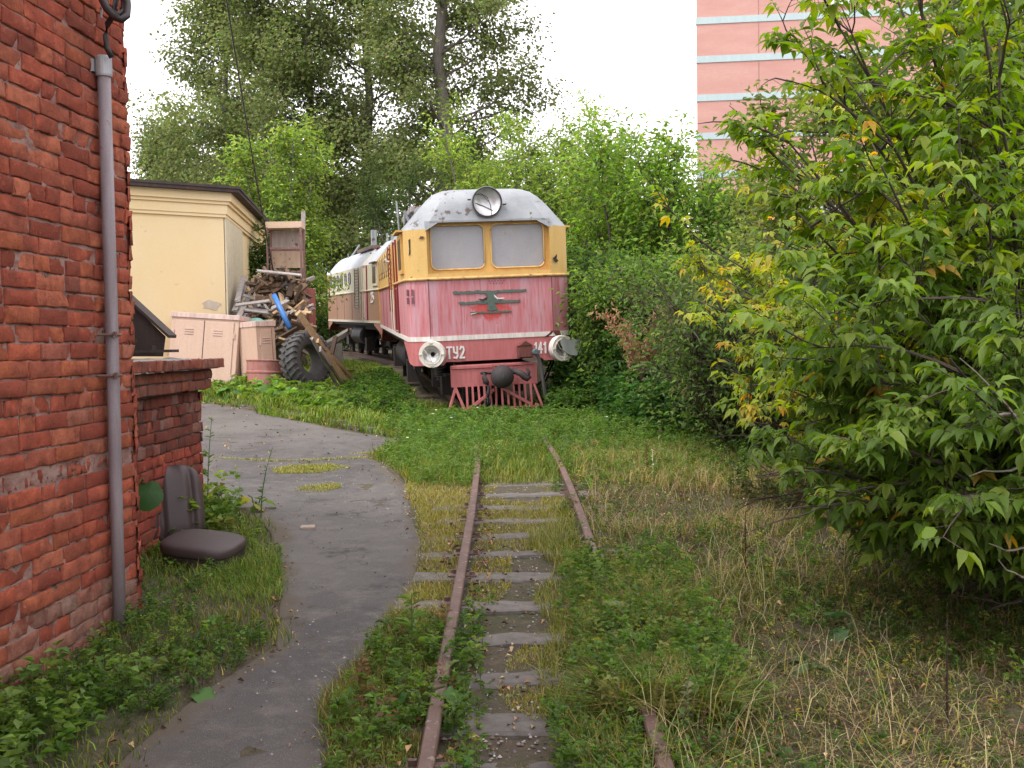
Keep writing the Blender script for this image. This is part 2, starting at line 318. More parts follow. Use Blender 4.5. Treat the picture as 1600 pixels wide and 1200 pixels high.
# ------------------------------------------------------------------ brick walls
BR = [(.42, .10, .055), (.35, .08, .048), (.44, .125, .062), (.28, .065, .042), (.40, .115, .07), (.38, .09, .055), (.45, .14, .08)]
def brick_panel(A, B, z0, z1, course, name, parent, dirt=None, seed=1, headers=False, erode=None, proud=.008, rag=(0, 0), nu=7, nv=4, colors=BR, dark=1.0):
    """individually shaped bricks between ground points A and B; outward side is to the right of A->B"""
    R = random.Random(seed); A = Vector((*A, 0)); B = Vector((*B, 0)); u = (B-A); L = u.length; u.normalize(); nrm = Vector((u.y, -u.x, 0))
    V = []; F = []; C = []
    ncs = int((z1-z0)/course+.02)
    FU = [0, .03]+[.03+.94*i/(nu-2) for i in range(1, nu-2)]+[.97, 1]; FV = ([0, .09]+[.09+.82*i/(nv-2) for i in range(1, nv-2)]+[.91, 1]) if nv > 2 else [0, .5, 1]
    for k in range(ncs):
        zc = z0+k*course; x = -R.random()*.2; er = erode(k, zc) if erode else 0
        hd = (k % 4 == 3) or (headers and k % 2 == 0)
        while x < L:
            wdt = (.122 if (hd or R.random() < .12) else .25)+R.gauss(0, .005)
            a = max(x, 0-rag[0]*R.random()); e = min(x+wdt, L+rag[1]*R.random()); x += wdt+.009
            if e-a < .04: continue
            base = R.choice(colors); q = R.uniform(.78, 1.14)*dark; col = [c*q for c in base]
            if dirt:
                f, dc = dirt((a+e)/2, zc, R); col = [c*(1-f)+d*f for c, d in zip(col, dc)]
            off = proud+R.gauss(0, .004)-er*R.uniform(.5, 1.3); rnd = R.uniform(.002, .006); dz = R.gauss(0, .002)
            h = course-R.uniform(.006, .011); b0 = len(V); tilt = R.gauss(0, .003); p1, p2, p3 = R.random()*6, R.random()*6, R.random()*6
            chipc = R.randrange(4) if R.random() < .35 else -1
            for j in range(nv+3):
                for i in range(nu+3):
                    ii = min(max(i-1, 0), nu); jj = min(max(j-1, 0), nv); fu = FU[ii]; fv = FV[jj]
                    edge = (i == 0 or j == 0 or i == nu+2 or j == nv+2)
                    dd = off+tilt*(fu-.5)
                    eu = min(fu, 1-fu)*(e-a); ev = min(fv, 1-fv)*h; dist = min(eu, ev)
                    dd -= rnd*max(0, 1-dist/.008)
                    dd += .0035*math.sin(fu*7+p1)*math.sin(fv*5+p2)+R.gauss(0, .0012)
                    if er: dd += R.gauss(0, er*.6)
                    if chipc >= 0:
                        cu, cv = (chipc & 1), (chipc >> 1); dc2 = math.hypot((fu-cu)*(e-a), (fv-cv)*h)
                        dd -= .02*max(0, 1-dc2/.045)
                    if edge: dd = -.03
                    ju, jv = (R.gauss(0, .0022), R.gauss(0, .0022)) if (ii in (0, nu) or jj in (0, nv)) else (0, 0)
                    V.append(A+u*(a+(e-a)*fu+ju)+nrm*dd+Vector((0, 0, zc+dz+h*fv+jv))); q2 = 1+R.gauss(0, .05); C.append([c*q2 for c in col])
            n = nu+3
            F += [(b0+j*n+i, b0+j*n+i+1, b0+(j+1)*n+i+1, b0+(j+1)*n+i) for j in range(nv+2) for i in range(nu+2)]
    return np_mesh(name, np.array([tuple(v) for v in V]), np.array(F), np.clip(np.array(C), 0, 1), BRICK, parent, smooth=False)
MORTAR = paint('mortar', (.15, .06, .048), (.30, .19, .16), streak=.5, rust=.6, rustc=(.05, .03, .025), rough=.95, scale=6, bstr=.9, stretch=(1, 1, 3))
bb = empty('brick_building', (-2.0, 5.4, .2), 'tall red brick building wall at the left edge of the picture', 'building')
def local(o, root):
    o.parent = root; o.matrix_parent_inverse = Matrix.Translation(-Vector(root.location)); return o
WA = (-2.0, 5.4); WB = (-2.0-.075*8.5, 5.4-8.5)
def wdirt(s, z, R):
    # s measured from the far corner; whitish, mossy foot courses; soot near the pipe
    if z < .5 and R.random() < .75+.8*(.3-z): return (R.uniform(.35, .8), (.24, .215, .175))
    if R.random() < .04: return (.3, (.34, .2, .16))
    if z > 2.9 and R.random() < .35: return (.35, (.12, .04, .035))
    return (0, (0, 0, 0))
def wer(k, z): return .014 if 1.0 < z < 1.075 else 0
# outward (east) side must be to the right of A->B : going from far corner to near points (-y) the right hand is -x, so build near->far
o = brick_panel(WB, WA, -.1, 6.0, .0775, 'brick_face', None, dirt=lambda s, z, R: wdirt(s, z, R), seed=3, erode=wer, rag=(0, .035)); local(o, bb)
o = brick_panel(WA, (-3.2, 5.4+.09), .1, 6.0, .0775, 'brick_face', None, seed=5, nu=3, nv=2, rag=(.02, 0)); local(o, bb)
mb = MB(); nrm = Vector((1, -.075, 0)).normalized()
mb.prism([(WA[0]-.003, WA[1]-.012, -.3), (WB[0]-.003, WB[1], -.3), (WB[0]-5, WB[1], -.3), (-6.5, 5.75, -.3)], (0, 0, 6.35))
local(mb.build('wall_core', MORTAR), bb)
mb = MB(); mb.prism([(-1.7, 5.7, 6.05), (-2.3, -3.4, 6.05), (-8, -3.4, 6.6), (-7, 6.1, 6.6)], (0, 0, .12)); local(mb.build('roof', paint('roof_sheet', (.12, .11, .11))), bb)
# parapet behind the corner
pp = empty('brick_parapet', (-2.36, 7.7, .3), 'low soot darkened brick wall with crumbling cap beside the tall brick wall', 'wall')
def pdirt(s, z, R):
    if z > .93: return (R.uniform(.5, .92), (.07, .042, .038) if R.random() < .75 else (.2, .15, .13))
    if R.random() < .2: return (.5, (.12, .06, .05))
    return (0, (0, 0, 0))
PA, PB = (-2.37, 4.9), (-2.35, 7.7)
o = brick_panel(PA, PB, .02, 1.36, .0775, 'brick_face', None, dirt=pdirt, seed=11, nu=4, nv=3, headers=True, rag=(0, .03), colors=[(.4, .085, .05), (.34, .065, .045), (.3, .06, .045)]); local(o, pp)
o = brick_panel(PB, (-4.1, 7.95), .02, 1.36, .0775, 'brick_face', None, seed=12, nu=3, nv=2, dirt=pdirt, rag=(.02, 0)); local(o, pp)
def cdirt(s, z, R): return (R.uniform(.2, .7), (.17, .12, .10))
o = brick_panel((-2.30, 4.9), (-2.28, 7.76), 1.352, 1.50, .074, 'cap_course', None, dirt=cdirt, seed=13, nu=4, nv=3, headers=True, rag=(0, .03), dark=.8); local(o, pp)
o = brick_panel((-2.28, 7.76), (-4.1, 8.0), 1.352, 1.50, .074, 'cap_course', None, dirt=cdirt, seed=14, nu=3, nv=2, headers=True, dark=.8); local(o, pp)
o = brick_panel((-2.24, 4.9), (-2.21, 7.86), 1.505, 1.583, .074, 'cap_course', None, dirt=cdirt, seed=15, nu=4, nv=3, headers=True, rag=(0, .03), dark=.85); local(o, pp)
o = brick_panel((-2.21, 7.86), (-4.1, 8.1), 1.505, 1.583, .074, 'cap_course', None, dirt=cdirt, seed=16, nu=3, nv=2, headers=True, dark=.85); local(o, pp)
DKM = paint('parapet_mortar', (.12, .075, .06), (.2, .16, .14), rust=.6, rustc=(.05, .03, .03), rough=.95, scale=6, bstr=.8)
mb = MB(); mb.prism([(-2.385, 4.9, -.1), (-4, 4.9, -.1), (-4.0, 7.94, -.1), (-2.36, 7.69, -.1)], (0, 0, 1.46)); mb.prism([(-2.32, 4.9, 1.355), (-4, 4.9, 1.355), (-4.0, 7.98, 1.355), (-2.295, 7.75, 1.355)], (0, 0, .15))
local(mb.build('wall_core', DKM), pp)
# cement top, uneven
nx, ny = 16, 40; V = []; F = []
for j in range(ny):
    for i in range(nx):
        x = -2.225-(1.7)*i/(nx-1); y = 4.9+(2.94)*j/(ny-1)-.13*(x+2.2)*0; z = 1.575+random.gauss(0, .006)
        if i == 0 or j == ny-1: z = 1.50
        V.append((x, y+.12*i/(nx-1), z))
F = [(j*nx+i, j*nx+i+1, (j+1)*nx+i+1, (j+1)*nx+i) for j in range(ny-1) for i in range(nx-1)]
mb = MB(); mb.add(V, F); CEM = paint('cement', (.3, .28, .26), (.22, .2, .19), rust=.6, rustc=(.12, .11, .07), scale=4, bstr=.8, rough=.95)
local(mb.build('cement_top', CEM), pp)
# dark folded metal hatch on top
HM = paint('rusty_black_metal', (.03, .024, .022), (.05, .03, .025), rust=.6, rustc=(.09, .035, .02), rough=.7, scale=4)
h = empty('metal_hatch', (-3.2, 7.2, 1.58), 'dark rusty sloping metal hatch cover lying on the low brick wall', 'hatch')
def hp(px, py, d): return P(px, py, d)
mb = MB(); a, b2, c2, d2 = hp(150, 420, 7.6), hp(259, 526, 7.6), hp(255, 557, 7.6), hp(150, 557, 7.6)
mb.prism([a, b2, c2, d2], (-.05, .12, 0)); local(mb.build('hatch_side', HM), h)
mb = MB(); mb.prism([a+Vector((.0, -.04, -.01)), b2+Vector((.03, -.04, -.01)), b2+Vector((.03, .14, -.01)), a+Vector((0, .14, -.01))], (.006, 0, .02)); local(mb.build('hatch_cover', HM), h)
mb = MB(); mb.box(hp(215, 549, 7.45)+Vector((-.1, 0, 0)), (.75, .16, .02)); mb.box(hp(235, 545, 7.5), (.06, .1, .05)); local(mb.build('base_plate', HM), h)
# ------------------------------------------------------------------ drainpipe and cable on the wall
PIPE = paint('pipe_paint', (.25, .21, .225), (.19, .15, .16), streak=.4, rust=.66, rustc=(.16, .1, .08), rough=.5, scale=3)
def onwall(t, z, so=0): # t: y position on the wall plane
    return Vector((-2.0-.075*(5.4-t)+so, t, z))
dp = empty('drainpipe', onwall(5.08, .2, .045), 'grey painted vertical pipe fixed to the tall brick wall', 'pipe')
mb = MB(); px = .052
mb.tube([onwall(5.06, .15, px), onwall(5.06, .9, px), onwall(5.06, 1.8, px+.003), onwall(5.06, 3.02, px)], .031, 20, cap=True); local(mb.build('pipe', PIPE, smooth=True), dp)
GALV = paint('galvanised', (.42, .42, .43), (.3, .3, .32), rust=.7, rough=.45, metal=.3)
mb = MB(); mb.lathe([(.0, 0), (.037, 0), (.039, .01), (.039, .09), (.034, .1), (.0, .1)], 20, onwall(5.06, 2.98, px)); mb.box(onwall(5.06, 3.03, px-.05)+Vector((0, -.02, 0)), (.03, .03, .06)); local(mb.build('collar', GALV, smooth=False), dp)
for z in (1.72, 1.52):
    mb = MB(); mb.tube([onwall(5.0, z, -.03), onwall(5.01, z, .07), onwall(5.06, z, .087), onwall(5.12, z, .07), onwall(5.12, z, -.02)], .008, 6); mb.box(onwall(5.02, z, .088), (.014, .02, .03)); local(mb.build('bracket', RUST), dp)
CAB = paint('black_rubber', (.028, .022, .024), (.04, .03, .03), rust=.9, rough=.55)
pc = empty('power_cable', onwall(5.06, 3.08, .05), 'thick black cable looping out of the pipe top on the brick wall', 'cable')
mb = MB()
pts = [P(175, 90, 5.0), P(167, 75, 4.98), P(165, 55, 4.98), P(168, 38, 4.96), P(176, 25, 4.95), P(180, 8, 4.95), P(183, -10, 4.96), P(180, -60, 4.97)]
mb.tube(pts, .014, 8)
pts = [P(154, -25, 4.96), P(160, 0, 4.93), P(168, 15, 4.9), P(178, 26, 4.88), P(190, 31, 4.87), P(198, 24, 4.9), P(199, 8, 4.93), P(196, -20, 4.96)]
mb.tube(pts, .018, 8); pts2 = [p+Vector((-.02, .02, .03)) for p in pts]; mb.tube(pts2, .014, 8)
local(mb.build('cable_loop', CAB, smooth=True), pc)
mb = MB(); mb.tube([P(158, 12, 4.95), P(158, 28, 4.95)], .006, 6); local(mb.build('clip', GALV), pc)
# ------------------------------------------------------------------ yellow plastered building
PL = paint('yellow_plaster', (.80, .65, .40), (.78, .61, .34), streak=.6, rust=.66, rustc=(.60, .48, .32), rough=.9, scale=1.0, bstr=.15, stretch=(1, 1, .6), fine=.35)
yb = empty('yellow_building', (-5.56, 20, .9), 'yellow plastered building with moulded cornice and dark sheet roof edge', 'building')
YC = Vector((-5.56, 20, 0)); d1 = Vector((-.84, -.54, 0)); d2 = Vector((-.12, .993, 0))
n1v = Vector((.54, -.84, 0)); n2v = Vector((.993, .12, 0))
def yring(z0, z1, o, name, mat, inner=.0):
    """slab following both facades, projecting by o"""
    c0 = YC+n1v*o+(n1v+n2v)*0; 
    # offset corner = intersection of the two offset lines
    # solve YC + n1*o + d1*s = YC + n2*o + d2*t
    A_ = np.array([[d1.x, -d2.x], [d1.y, -d2.y]]); rhs = np.array([(n2v-n1v).x*o, (n2v-n1v).y*o]); s_, t_ = np.linalg.solve(A_, rhs)
    cc = YC+n1v*o+d1*float(s_)
    p = [cc, cc+d2*9, YC+d2*9-n2v*3, YC+d1*9-n1v*3, cc+d1*9]
    mb = MB(); mb.prism([(q.x, q.y, z0) for q in p], (0, 0, z1-z0)); return local(mb.build(name, mat), yb)
wl = yring(.2, 4.62, 0, 'wall', PL)
yring(4.2, 4.26, .05, 'cornice', PL); yring(4.26, 4.44, .075, 'cornice', PL); yring(4.44, 4.50, .12, 'cornice', PL); yring(4.50, 4.66, .17, 'cornice', PL)
DR = paint('roof_felt', (.035, .028, .027), (.06, .04, .035), rough=.8)
yring(4.66, 4.72, .33, 'roof_edge', DR)
mb = MB(); cc = YC+n1v*.3; mb.prism([(q.x, q.y, 4.72) for q in (YC+n1v*.25+n2v*.25, YC+d2*9+n2v*.3, YC+d2*9-n2v*8, YC+d1*9-n1v*4, YC+d1*9+n1v*.3)], (0, 0, .05)); local(mb.build('roof', DR), yb)
# pilaster on the corner, paler; plaster patch
PLP = paint('pale_plaster', (.70, .63, .46), (.6, .53, .38), streak=.8, rust=.6, rustc=(.42, .37, .28), scale=2.5, stretch=(3, 3, .6))
mb = MB(); a = YC+n2v*.012+d2*.02; mb.prism([(a.x, a.y, .5), ((a+d2*2.3).x, (a+d2*2.3).y, .5), ((a+d2*2.3+n2v*.03).x, (a+d2*2.3+n2v*.03).y, .5), ((a+n2v*.03).x, (a+n2v*.03).y, .5)], (0, 0, 3.7)); local(mb.build('pilaster', PLP), yb)
mb = MB(); q = P(333, 476, 19.75); pts = [q+d1*(-.17*math.cos(t)*(1+.2*math.sin(5*t+1)))+Vector((0, 0, .09*math.sin(t)*(1+.25*math.sin(4*t)))) for t in np.linspace(0, 6.28, 26)[:-1]]
q0 = (q-YC).dot(n1v); pts = [p-n1v*(q0-.0)+n1v*.002 for p in pts]; mb.prism(pts, n1v*.006); local(mb.build('repair_patch', paint('bare_patch', (.62, .56, .48), (.5, .42, .32), rough=.95)), yb)
# ------------------------------------------------------------------ tall brick block far away
tb = empty('tower_block', (16, 85, 3), 'tall glare paled pink brick block with pale blue floor bands beyond the trees', 'building')
m, nt, b = new_mat('glare_pale_brick', .9)  # veiling glare over the distant block is put into its paler brick colours
tc = nt.nodes.new('ShaderNodeTexCoord'); mp = nt.nodes.new('ShaderNodeMapping'); mp.inputs['Rotation'].default_value = (rad(90), 0, 0)
bt = nt.nodes.new('ShaderNodeTexBrick'); bt.inputs['Scale'].default_value = 2.0; bt.inputs['Color1'].default_value = (.54, .31, .265, 1); bt.inputs['Color2'].default_value = (.50, .28, .24, 1); bt.inputs['Mortar'].default_value = (.52, .3, .25, 1)
bt.inputs['Mortar Size'].default_value = .02; bt.inputs['Brick Width'].default_value = .55; bt.inputs['Row Height'].default_value = .17
nt.links.new(tc.outputs['Object'], mp.inputs[0]); nt.links.new(mp.outputs[0], bt.inputs[0])
nz = noise_nodes(nt, scale=.25, detail=6, stretch=(1, 1, 4)); cx = mixc(nt, ramp(nt, nz, .4, .65), bt.outputs[0], (.48, .25, .215)); nt.links.new(cx, b.inputs['Base Color'])
e1 = Vector((math.cos(rad(6.3)), -math.sin(rad(6.3)), 0)); nb = Vector((.26, .965, 0)); c0 = P(1090, 300, 85); c0.z = 0
mb = MB(); mb.prism([c0, c0+e1*34, c0+e1*34+nb*16, c0+nb*16], (0, 0, 58)); local(mb.build('wall', m), tb)
BAND = paint('pale_band', (.42, .52, .53), (.38, .48, .49), scale=.6, rust=.9)
z0b = P(1090, 34, 85).z
for k in range(-8, 9):
    z = z0b+k*3.125; mb = MB(); a = c0-e1*.05-nb*.06; mb.prism([a, a+e1*34.1, a+e1*34.1+nb*16, a+nb*16], (0, 0, .54)); o = mb.build('floor_band', BAND); o.location.z = 0
    for v in o.data.vertices: v.co.z += z-.23
    local(o, tb)
mb = MB(); q = P(1309, -8, 83.6); j = P(1182, 100, 84.1)
mb.bar(q-e1*1.0, q+e1*1.0, .12, 1.5); local(mb.build('window', paint('white_panel', (.85, .85, .88), rust=.95)), tb)
mb = MB(); jp = c0+e1*5.0-nb*.004; mb.box((jp.x, jp.y, 29), (.05, .03, 57.5)); local(mb.build('joint_strip', paint('joint', (.40, .2, .17))), tb)
# ------------------------------------------------------------------ locomotives
def strokes(mb, chars, x0, z0, h, wdt, y=0, t=.02, gap=.3, depth=.012, col=None):
    """hand painted / cut-out characters drawn as bent bars in the local XZ plane, facing -Y"""
    G = {'T': [[(0, 1), (1, 1)], [(.5, 1), (.5, 0)]], 'У': [[(0, 1), (.12, .55), (.5, .45), (.9, .5)], [(.9, 1), (.9, .2), (.6, 0), (.1, .05)]],
         '2': [[(.05, .8), (.3, 1), (.75, .97), (.9, .7), (.6, .4), (0, 0), (.95, .02)]], '1': [[(.2, .8), (.55, 1), (.55, 0)]],
         '4': [[(.7, 0), (.7, 1), (.05, .35), (1, .35)]], '5': [[(.9, 1), (.15, 1), (.1, .6), (.7, .6), (.95, .3), (.6, 0), (.05, .05)]],
         'M': [[(0, 0), (0, 1), (.5, .4), (1, 1), (1, 0)]]}
    x = x0
    for ch in chars:
        k = 0
        for line in G.get(ch, []):
            for a, b in zip(line[:-1], line[1:]):
                A = Vector((x+a[0]*wdt, y-depth/2-.0007*k, z0+a[1]*h)); B = Vector((x+b[0]*wdt, y-depth/2-.0007*k, z0+b[1]*h)); d = (B-A).normalized()
                mb.bar(A-d*t*.45, B+d*t*.45, depth, t, up=(0, 0, 1) if abs(d.z) < .9 else (1, 0, 0)) if False else mb.prism([A-d*t*.4+Vector((-d.z, 0, d.x))*t/2, B+d*t*.4+Vector((-d.z, 0, d.x))*t/2, B+d*t*.4-Vector((-d.z, 0, d.x))*t/2, A-d*t*.4-Vector((-d.z, 0, d.x))*t/2], (0, depth, 0), col); k += 1
        x += wdt*(1+gap) if ch != '1' else wdt*(.75+gap)
LEN = 10.74
PLAN = [(-1.25, 2.9), (-1.25, 2.0), (-1.25, 1.3), (-1.25, .9), (-1.25, .6), (-1.25, .34), (-1.235, .24), (-1.195, .15), (-1.14, .105), (-.93, .0)]
PLAN = PLAN+[(-x, y) for x, y in PLAN[::-1]]
FULL = PLAN+[(x, LEN-y) for x, y in PLAN[::-1]]                   # closed ring, seen from above
NP = len(FULL)
def plan_ring(z, wd, f, out=0):
    """f: how far both ends lean in at this level"""
    r = []
    for x, y in FULL:
        s = wd/1.25; yy = f+(y-0)*(LEN-2*f)/LEN
        r.append((x*s, yy, z))
    if out:
        c = Vector((0, LEN/2, 0)); q = []
        for i, p in enumerate(r):
            a = Vector(r[i-1]); b2 = Vector(r[(i+1) % NP]); t = (b2-a).normalized(); nrm2 = Vector((t.y, -t.x, 0)); q.append(tuple(Vector(p)+nrm2*out))
        r = q
    return r
def shell(levels, skip=None, topcap=False, out=0):
    mb = MB(); vs = []; fs = []
    for lv in levels: vs += plan_ring(*lv, out=out)
    for k in range(len(levels)-1):
        for i in range(NP):
            j = (i+1) % NP
            if skip and skip(k, i): continue
            fs.append((k*NP+i, k*NP+j, (k+1)*NP+j, (k+1)*NP+i))
    if topcap: fs.append(tuple((len(levels)-1)*NP+i for i in range(NP)))
    mb.add(vs, fs); return mb
IF = len(PLAN)//2-1          # index of the front centre span
def rrect(x0, x1, z0, z1, r, n=6):
    out = []
    for cx, cz, a0 in ((x1-r, z1-r, 0), (x0+r, z1-r, 90), (x0+r, z0+r, 180), (x1-r, z0+r, 270)):
        for k in range(n+1): a = rad(a0+90*k/n); out.append((cx+r*math.cos(a), cz+r*math.sin(a)))
    return out
def hole_plate(mb, cell, hole, y, yin):
    """plate (convex polygon cell) with a hole, plus the reveal going inward"""
    x0, x1, z0, z1 = cell; cx = sum(p[0] for p in hole)/len(hole); cz = sum(p[1] for p in hole)/len(hole)
    outer = []
    for px, pz in hole:
        dx, dz = px-cx, pz-cz; t = 1e9
        if dx > 1e-6: t = min(t, (x1-cx)/dx)
        if dx < -1e-6: t = min(t, (x0-cx)/dx)
        if dz > 1e-6: t = min(t, (z1-cz)/dz)
        if dz < -1e-6: t = min(t, (z0-cz)/dz)
        outer.append((cx+dx*t, cz+dz*t))
    n = len(hole); b = len(mb.v)
    vs = [(p[0], y, p[1]) for p in outer]+[(p[0], y, p[1]) for p in hole]+[(p[0], yin, p[1]) for p in hole]
    fs = [(i, (i+1) % n, n+(i+1) % n, n+i) for i in range(n)]+[(n+i, n+(i+1) % n, 2*n+(i+1) % n, 2*n+i) for i in range(n)]
    # corners of the cell
    for (qx, qz) in ((x0, z0), (x1, z0), (x1, z1), (x0, z1)):
        k = min(range(n), key=lambda i: (outer[i][0]-qx)**2+(outer[i][1]-qz)**2)
        vs[k] = (qx, y, qz)
    mb.add(vs, fs)
def loco(root, M, second=False):
    p = lambda mb, name, mat, **k: mb.build(name, mat, root, **k)
    # lower and upper body shell
    p(shell([(1.17, 1.25, 0), (1.24, 1.25, 0), (1.7, 1.25, 0), (2.09, 1.25, 0)]), 'lower_body', M['lower'], smooth=False)
    WZ0, WZ1 = 2.17, 2.93
    up_lv = [(2.09, 1.25, 0), (WZ0, 1.25, 0), (2.5, 1.25, 0), (2.83, 1.25, .0)]
    p(shell(up_lv, skip=lambda k, i: k >= 1 and i in (IF, IF+len(PLAN))), 'upper_body', M['upper'])
    rl = [(2.83, 1.25, .0), (WZ1, 1.17, .03), (3.03, 1.09, .06), (3.16, .99, .11), (3.29, .87, .18), (3.38, .76, .27), (3.43, .64, .38), (3.455, .4, .6)]
    rf = p(shell(rl, skip=lambda k, i: k == 0 and i in (IF, IF+len(PLAN)), topcap=True), 'roof', M['roof'], smooth=True)
    mod = rf.modifiers.new('e', 'EDGE_SPLIT'); mod.split_angle = rad(28)
    # drip strip at the roof edge
    mb = MB(); r1 = plan_ring(2.825, 1.25, 0, out=.012); mb.tube([r1[i] for i in range(2)], .012, 6)
    # belt rail and white stripe
    mb = MB(); ring = [Vector(q) for q in plan_ring(2.09, 1.25, 0, out=.012)]; mb.tube(ring+[ring[0]], .024, 8, cap=False); p(mb, 'belt_rail', M['belt'], smooth=True)
    mb = MB(); a = plan_ring(1.165, 1.25, 0, out=.010); b = plan_ring(1.235, 1.25, 0, out=.010); a2 = plan_ring(1.165, 1.25, 0, out=-.02); b2 = plan_ring(1.235, 1.25, 0, out=-.02)
    mb.add(a+b+a2+b2, [(i, (i+1) % NP, NP+(i+1) % NP, NP+i) for i in range(NP)]+[(NP+i, NP+(i+1) % NP, 3*NP+(i+1) % NP, 3*NP+i) for i in range(NP)]+[(i, (i+1) % NP, 2*NP+(i+1) % NP, 2*NP+i) for i in range(NP)]); p(mb, 'white_stripe', M['stripe'])
    # skirts at both ends with sloping lower edge
    for e in (0, 1):
        pts = []
        zb = lambda y: 1.14 if y > 1.6 else np.interp(y, [0, .16, .35, .6, .9, 1.3, 1.7], [.80, .80, .86, .94, 1.02, 1.10, 1.14])
        def Y(y): return y if e == 0 else LEN-y
        line = [(x, y) for x, y in PLAN if y <= 1.4]
        fr = []
        for (x, y) in line:
            fr.append((x, y, float(zb(y))))
            if (x, y) == (-.93, 0.0): fr += [(-.76, 0, .80), (-.72, 0, .845), (.74, 0, .845), (.78, 0, .80)]
        n = len(fr); mb = MB()
        vs = [(x, Y(y), 1.168) for x, y, z in fr]+[(x, Y(y), z) for x, y, z in fr]+[(x*.985, Y(y+.03), 1.168) for x, y, z in fr]+[(x*.985, Y(y+.03), z) for x, y, z in fr]
        fs = [(i, i+1, n+i+1, n+i) for i in range(n-1)]+[(2*n+i, 2*n+i+1, 3*n+i+1, 3*n+i) for i in range(n-1)]+[(n+i, n+i+1, 3*n+i+1, 3*n+i) for i in range(n-1)]
        mb.add(vs, fs); p(mb, 'skirt', M['skirt'])
        # recessed windscreen bay
        yb_, yo = (.13, 0) if e == 0 else (LEN-.13, LEN)
        sgn = 1 if e == 0 else -1
        mb = MB(); H = []
        for x0, x1 in ((-.865, -.05), (.05, .865)):
            h = rrect(x0, x1, 2.225, 2.885, .10); H.append(h)
            cell = (-.95, 0, WZ0, WZ1) if x0 < 0 else (0, .95, WZ0, WZ1)
            hole_plate(mb, cell, h, yb_, yb_+.035*sgn)
        w1 = .93*1.17/1.25
        mb.add([(-.93, yo, WZ0), (.93, yo, WZ0), (.93, yb_, WZ0), (-.93, yb_, WZ0)], [(0, 1, 2, 3)])
        for s in (-1, 1):
            mb.add([(s*.93, yo, WZ0), (s*.93, yo, 2.83), (s*.93, yb_, 2.83), (s*.93, yb_, WZ0)], [(0, 1, 2, 3)])
            mb.add([(s*.93, yo, 2.83), (s*w1, yo+.03*sgn, WZ1), (s*w1, yb_, WZ1), (s*.93, yb_, 2.83)], [(0, 1, 2, 3)])
            # sloping corner gusset of the roof over the bay
        mb.add([(-w1, yo+.03*sgn, WZ1), (w1, yo+.03*sgn, WZ1), (w1, yb_, WZ1), (-w1, yb_, WZ1)], [(0, 1, 2, 3)])
        wf = p(mb, 'windscreen_frame', M['upper2'])
        mb = MB()
        for s in (-1, 1):
            mb.prism([(s*.945, yo-.004*sgn, 2.80), (s*.945, yo+.03*sgn, WZ1+.015), (s*.70, yo+.028*sgn, WZ1+.015)], (0, .06*sgn, 0))
        lipz = WZ1+.0
        mb.box((0, yo+.05*sgn, WZ1+.005), (2*w1, .06, .03)); p(mb, 'roof_lip', M['roof'])
        for h in H:
            mb = MB(); lp = [Vector((x, yb_-.004*sgn, z)) for x, z in h]; mb.tube(lp+[lp[0]], .013, 6, cap=False); o = mb.build('window_seal', M['seal'], wf, smooth=True)
            mb = MB(); mb.prism([(x, yb_+.03*sgn, z) for x, z in h], (0, .01*sgn, 0)); mb.build('window_pane', M['glass'], wf)
        if e == 0 and not second:
            Rf = random.Random(8); pane = [o_ for o_ in wf.children if o_.name.startswith('window_pane')][-1]; mb = MB()
            for k_ in range(26):
                x_, z_ = Rf.choice([(Rf.uniform(.12, .45), Rf.uniform(2.68, 2.85)), (Rf.uniform(.1, .8), Rf.uniform(2.3, 2.85)), (Rf.uniform(.78, .84), Rf.uniform(2.35, 2.55))]); w_, h_ = Rf.uniform(.004, .009), Rf.uniform(.01, .045)
                mb.prism([(x_, yb_+.026, z_), (x_+w_, yb_+.026, z_-h_*.2), (x_+w_*.7, yb_+.026, z_-h_), (x_-w_*.3, yb_+.026, z_-h_*.7)], (0, .003, 0))
            mb.build('paint_flecks', M['seal'], wf)
        # roof headlight
        if not (second and e == 1):
            hl = MB(); cx, cz = (.0 if e == 0 else 0), 3.205
            yl = .0 if e == 0 else LEN
            A = (0, sgn, 0)
            hl.lathe([(.222, 0), (.232, .01), (.232, .05), (.22, .06), (.215, .5), (.19, .62), (0, .62)], 40, (cx, yl, cz), A)
            H2 = p(hl, 'headlight', M['lampshell'], smooth=False)
            mb = MB(); mb.lathe([(.215, .012), (.19, .045), (.12, .08), (.04, .095), (.0, .095)], 40, (cx, yl, cz), A); mb.build('reflector', M['reflector'], H2, smooth=True)
            mb = MB(); mb.lathe([(.224, .0), (.224, .055), (.205, .058), (.205, 0), (.224, 0)], 40, (cx, yl-.004*sgn, cz), A); mb.build('lamp_rim', M['dark'], H2)
            if e == 0 and not second:
                mb = MB(); mb.tube([(cx-.18, yl+.01, cz+.11), (cx-.10, yl-.0, cz+.13), (cx, yl, cz+.07), (cx+.05, yl, cz-.05), (cx+.06, yl, cz-.2)], .006, 6)
                mb.tube([(cx-.16, yl+.02, cz+.12), (cx-.06, yl+.01, cz+.1), (cx+.02, yl+.01, cz+0)], .004, 6)
                mb.tube([(cx-.2, yl+.05, cz-.0), (cx-.05, yl+.08, cz-.05), (cx+.12, yl+.06, cz-.14)], .005, 6); build_each(mb, 'loose_wire', M['dark'], H2)
                mb = MB()
                for s in (-1, 1):
                    mb.box((cx+s*.265, yl+.03, cz-.04*s), (.05, .02, .02)); 
                build_each(mb, 'lamp_catch', M['dark'], H2)
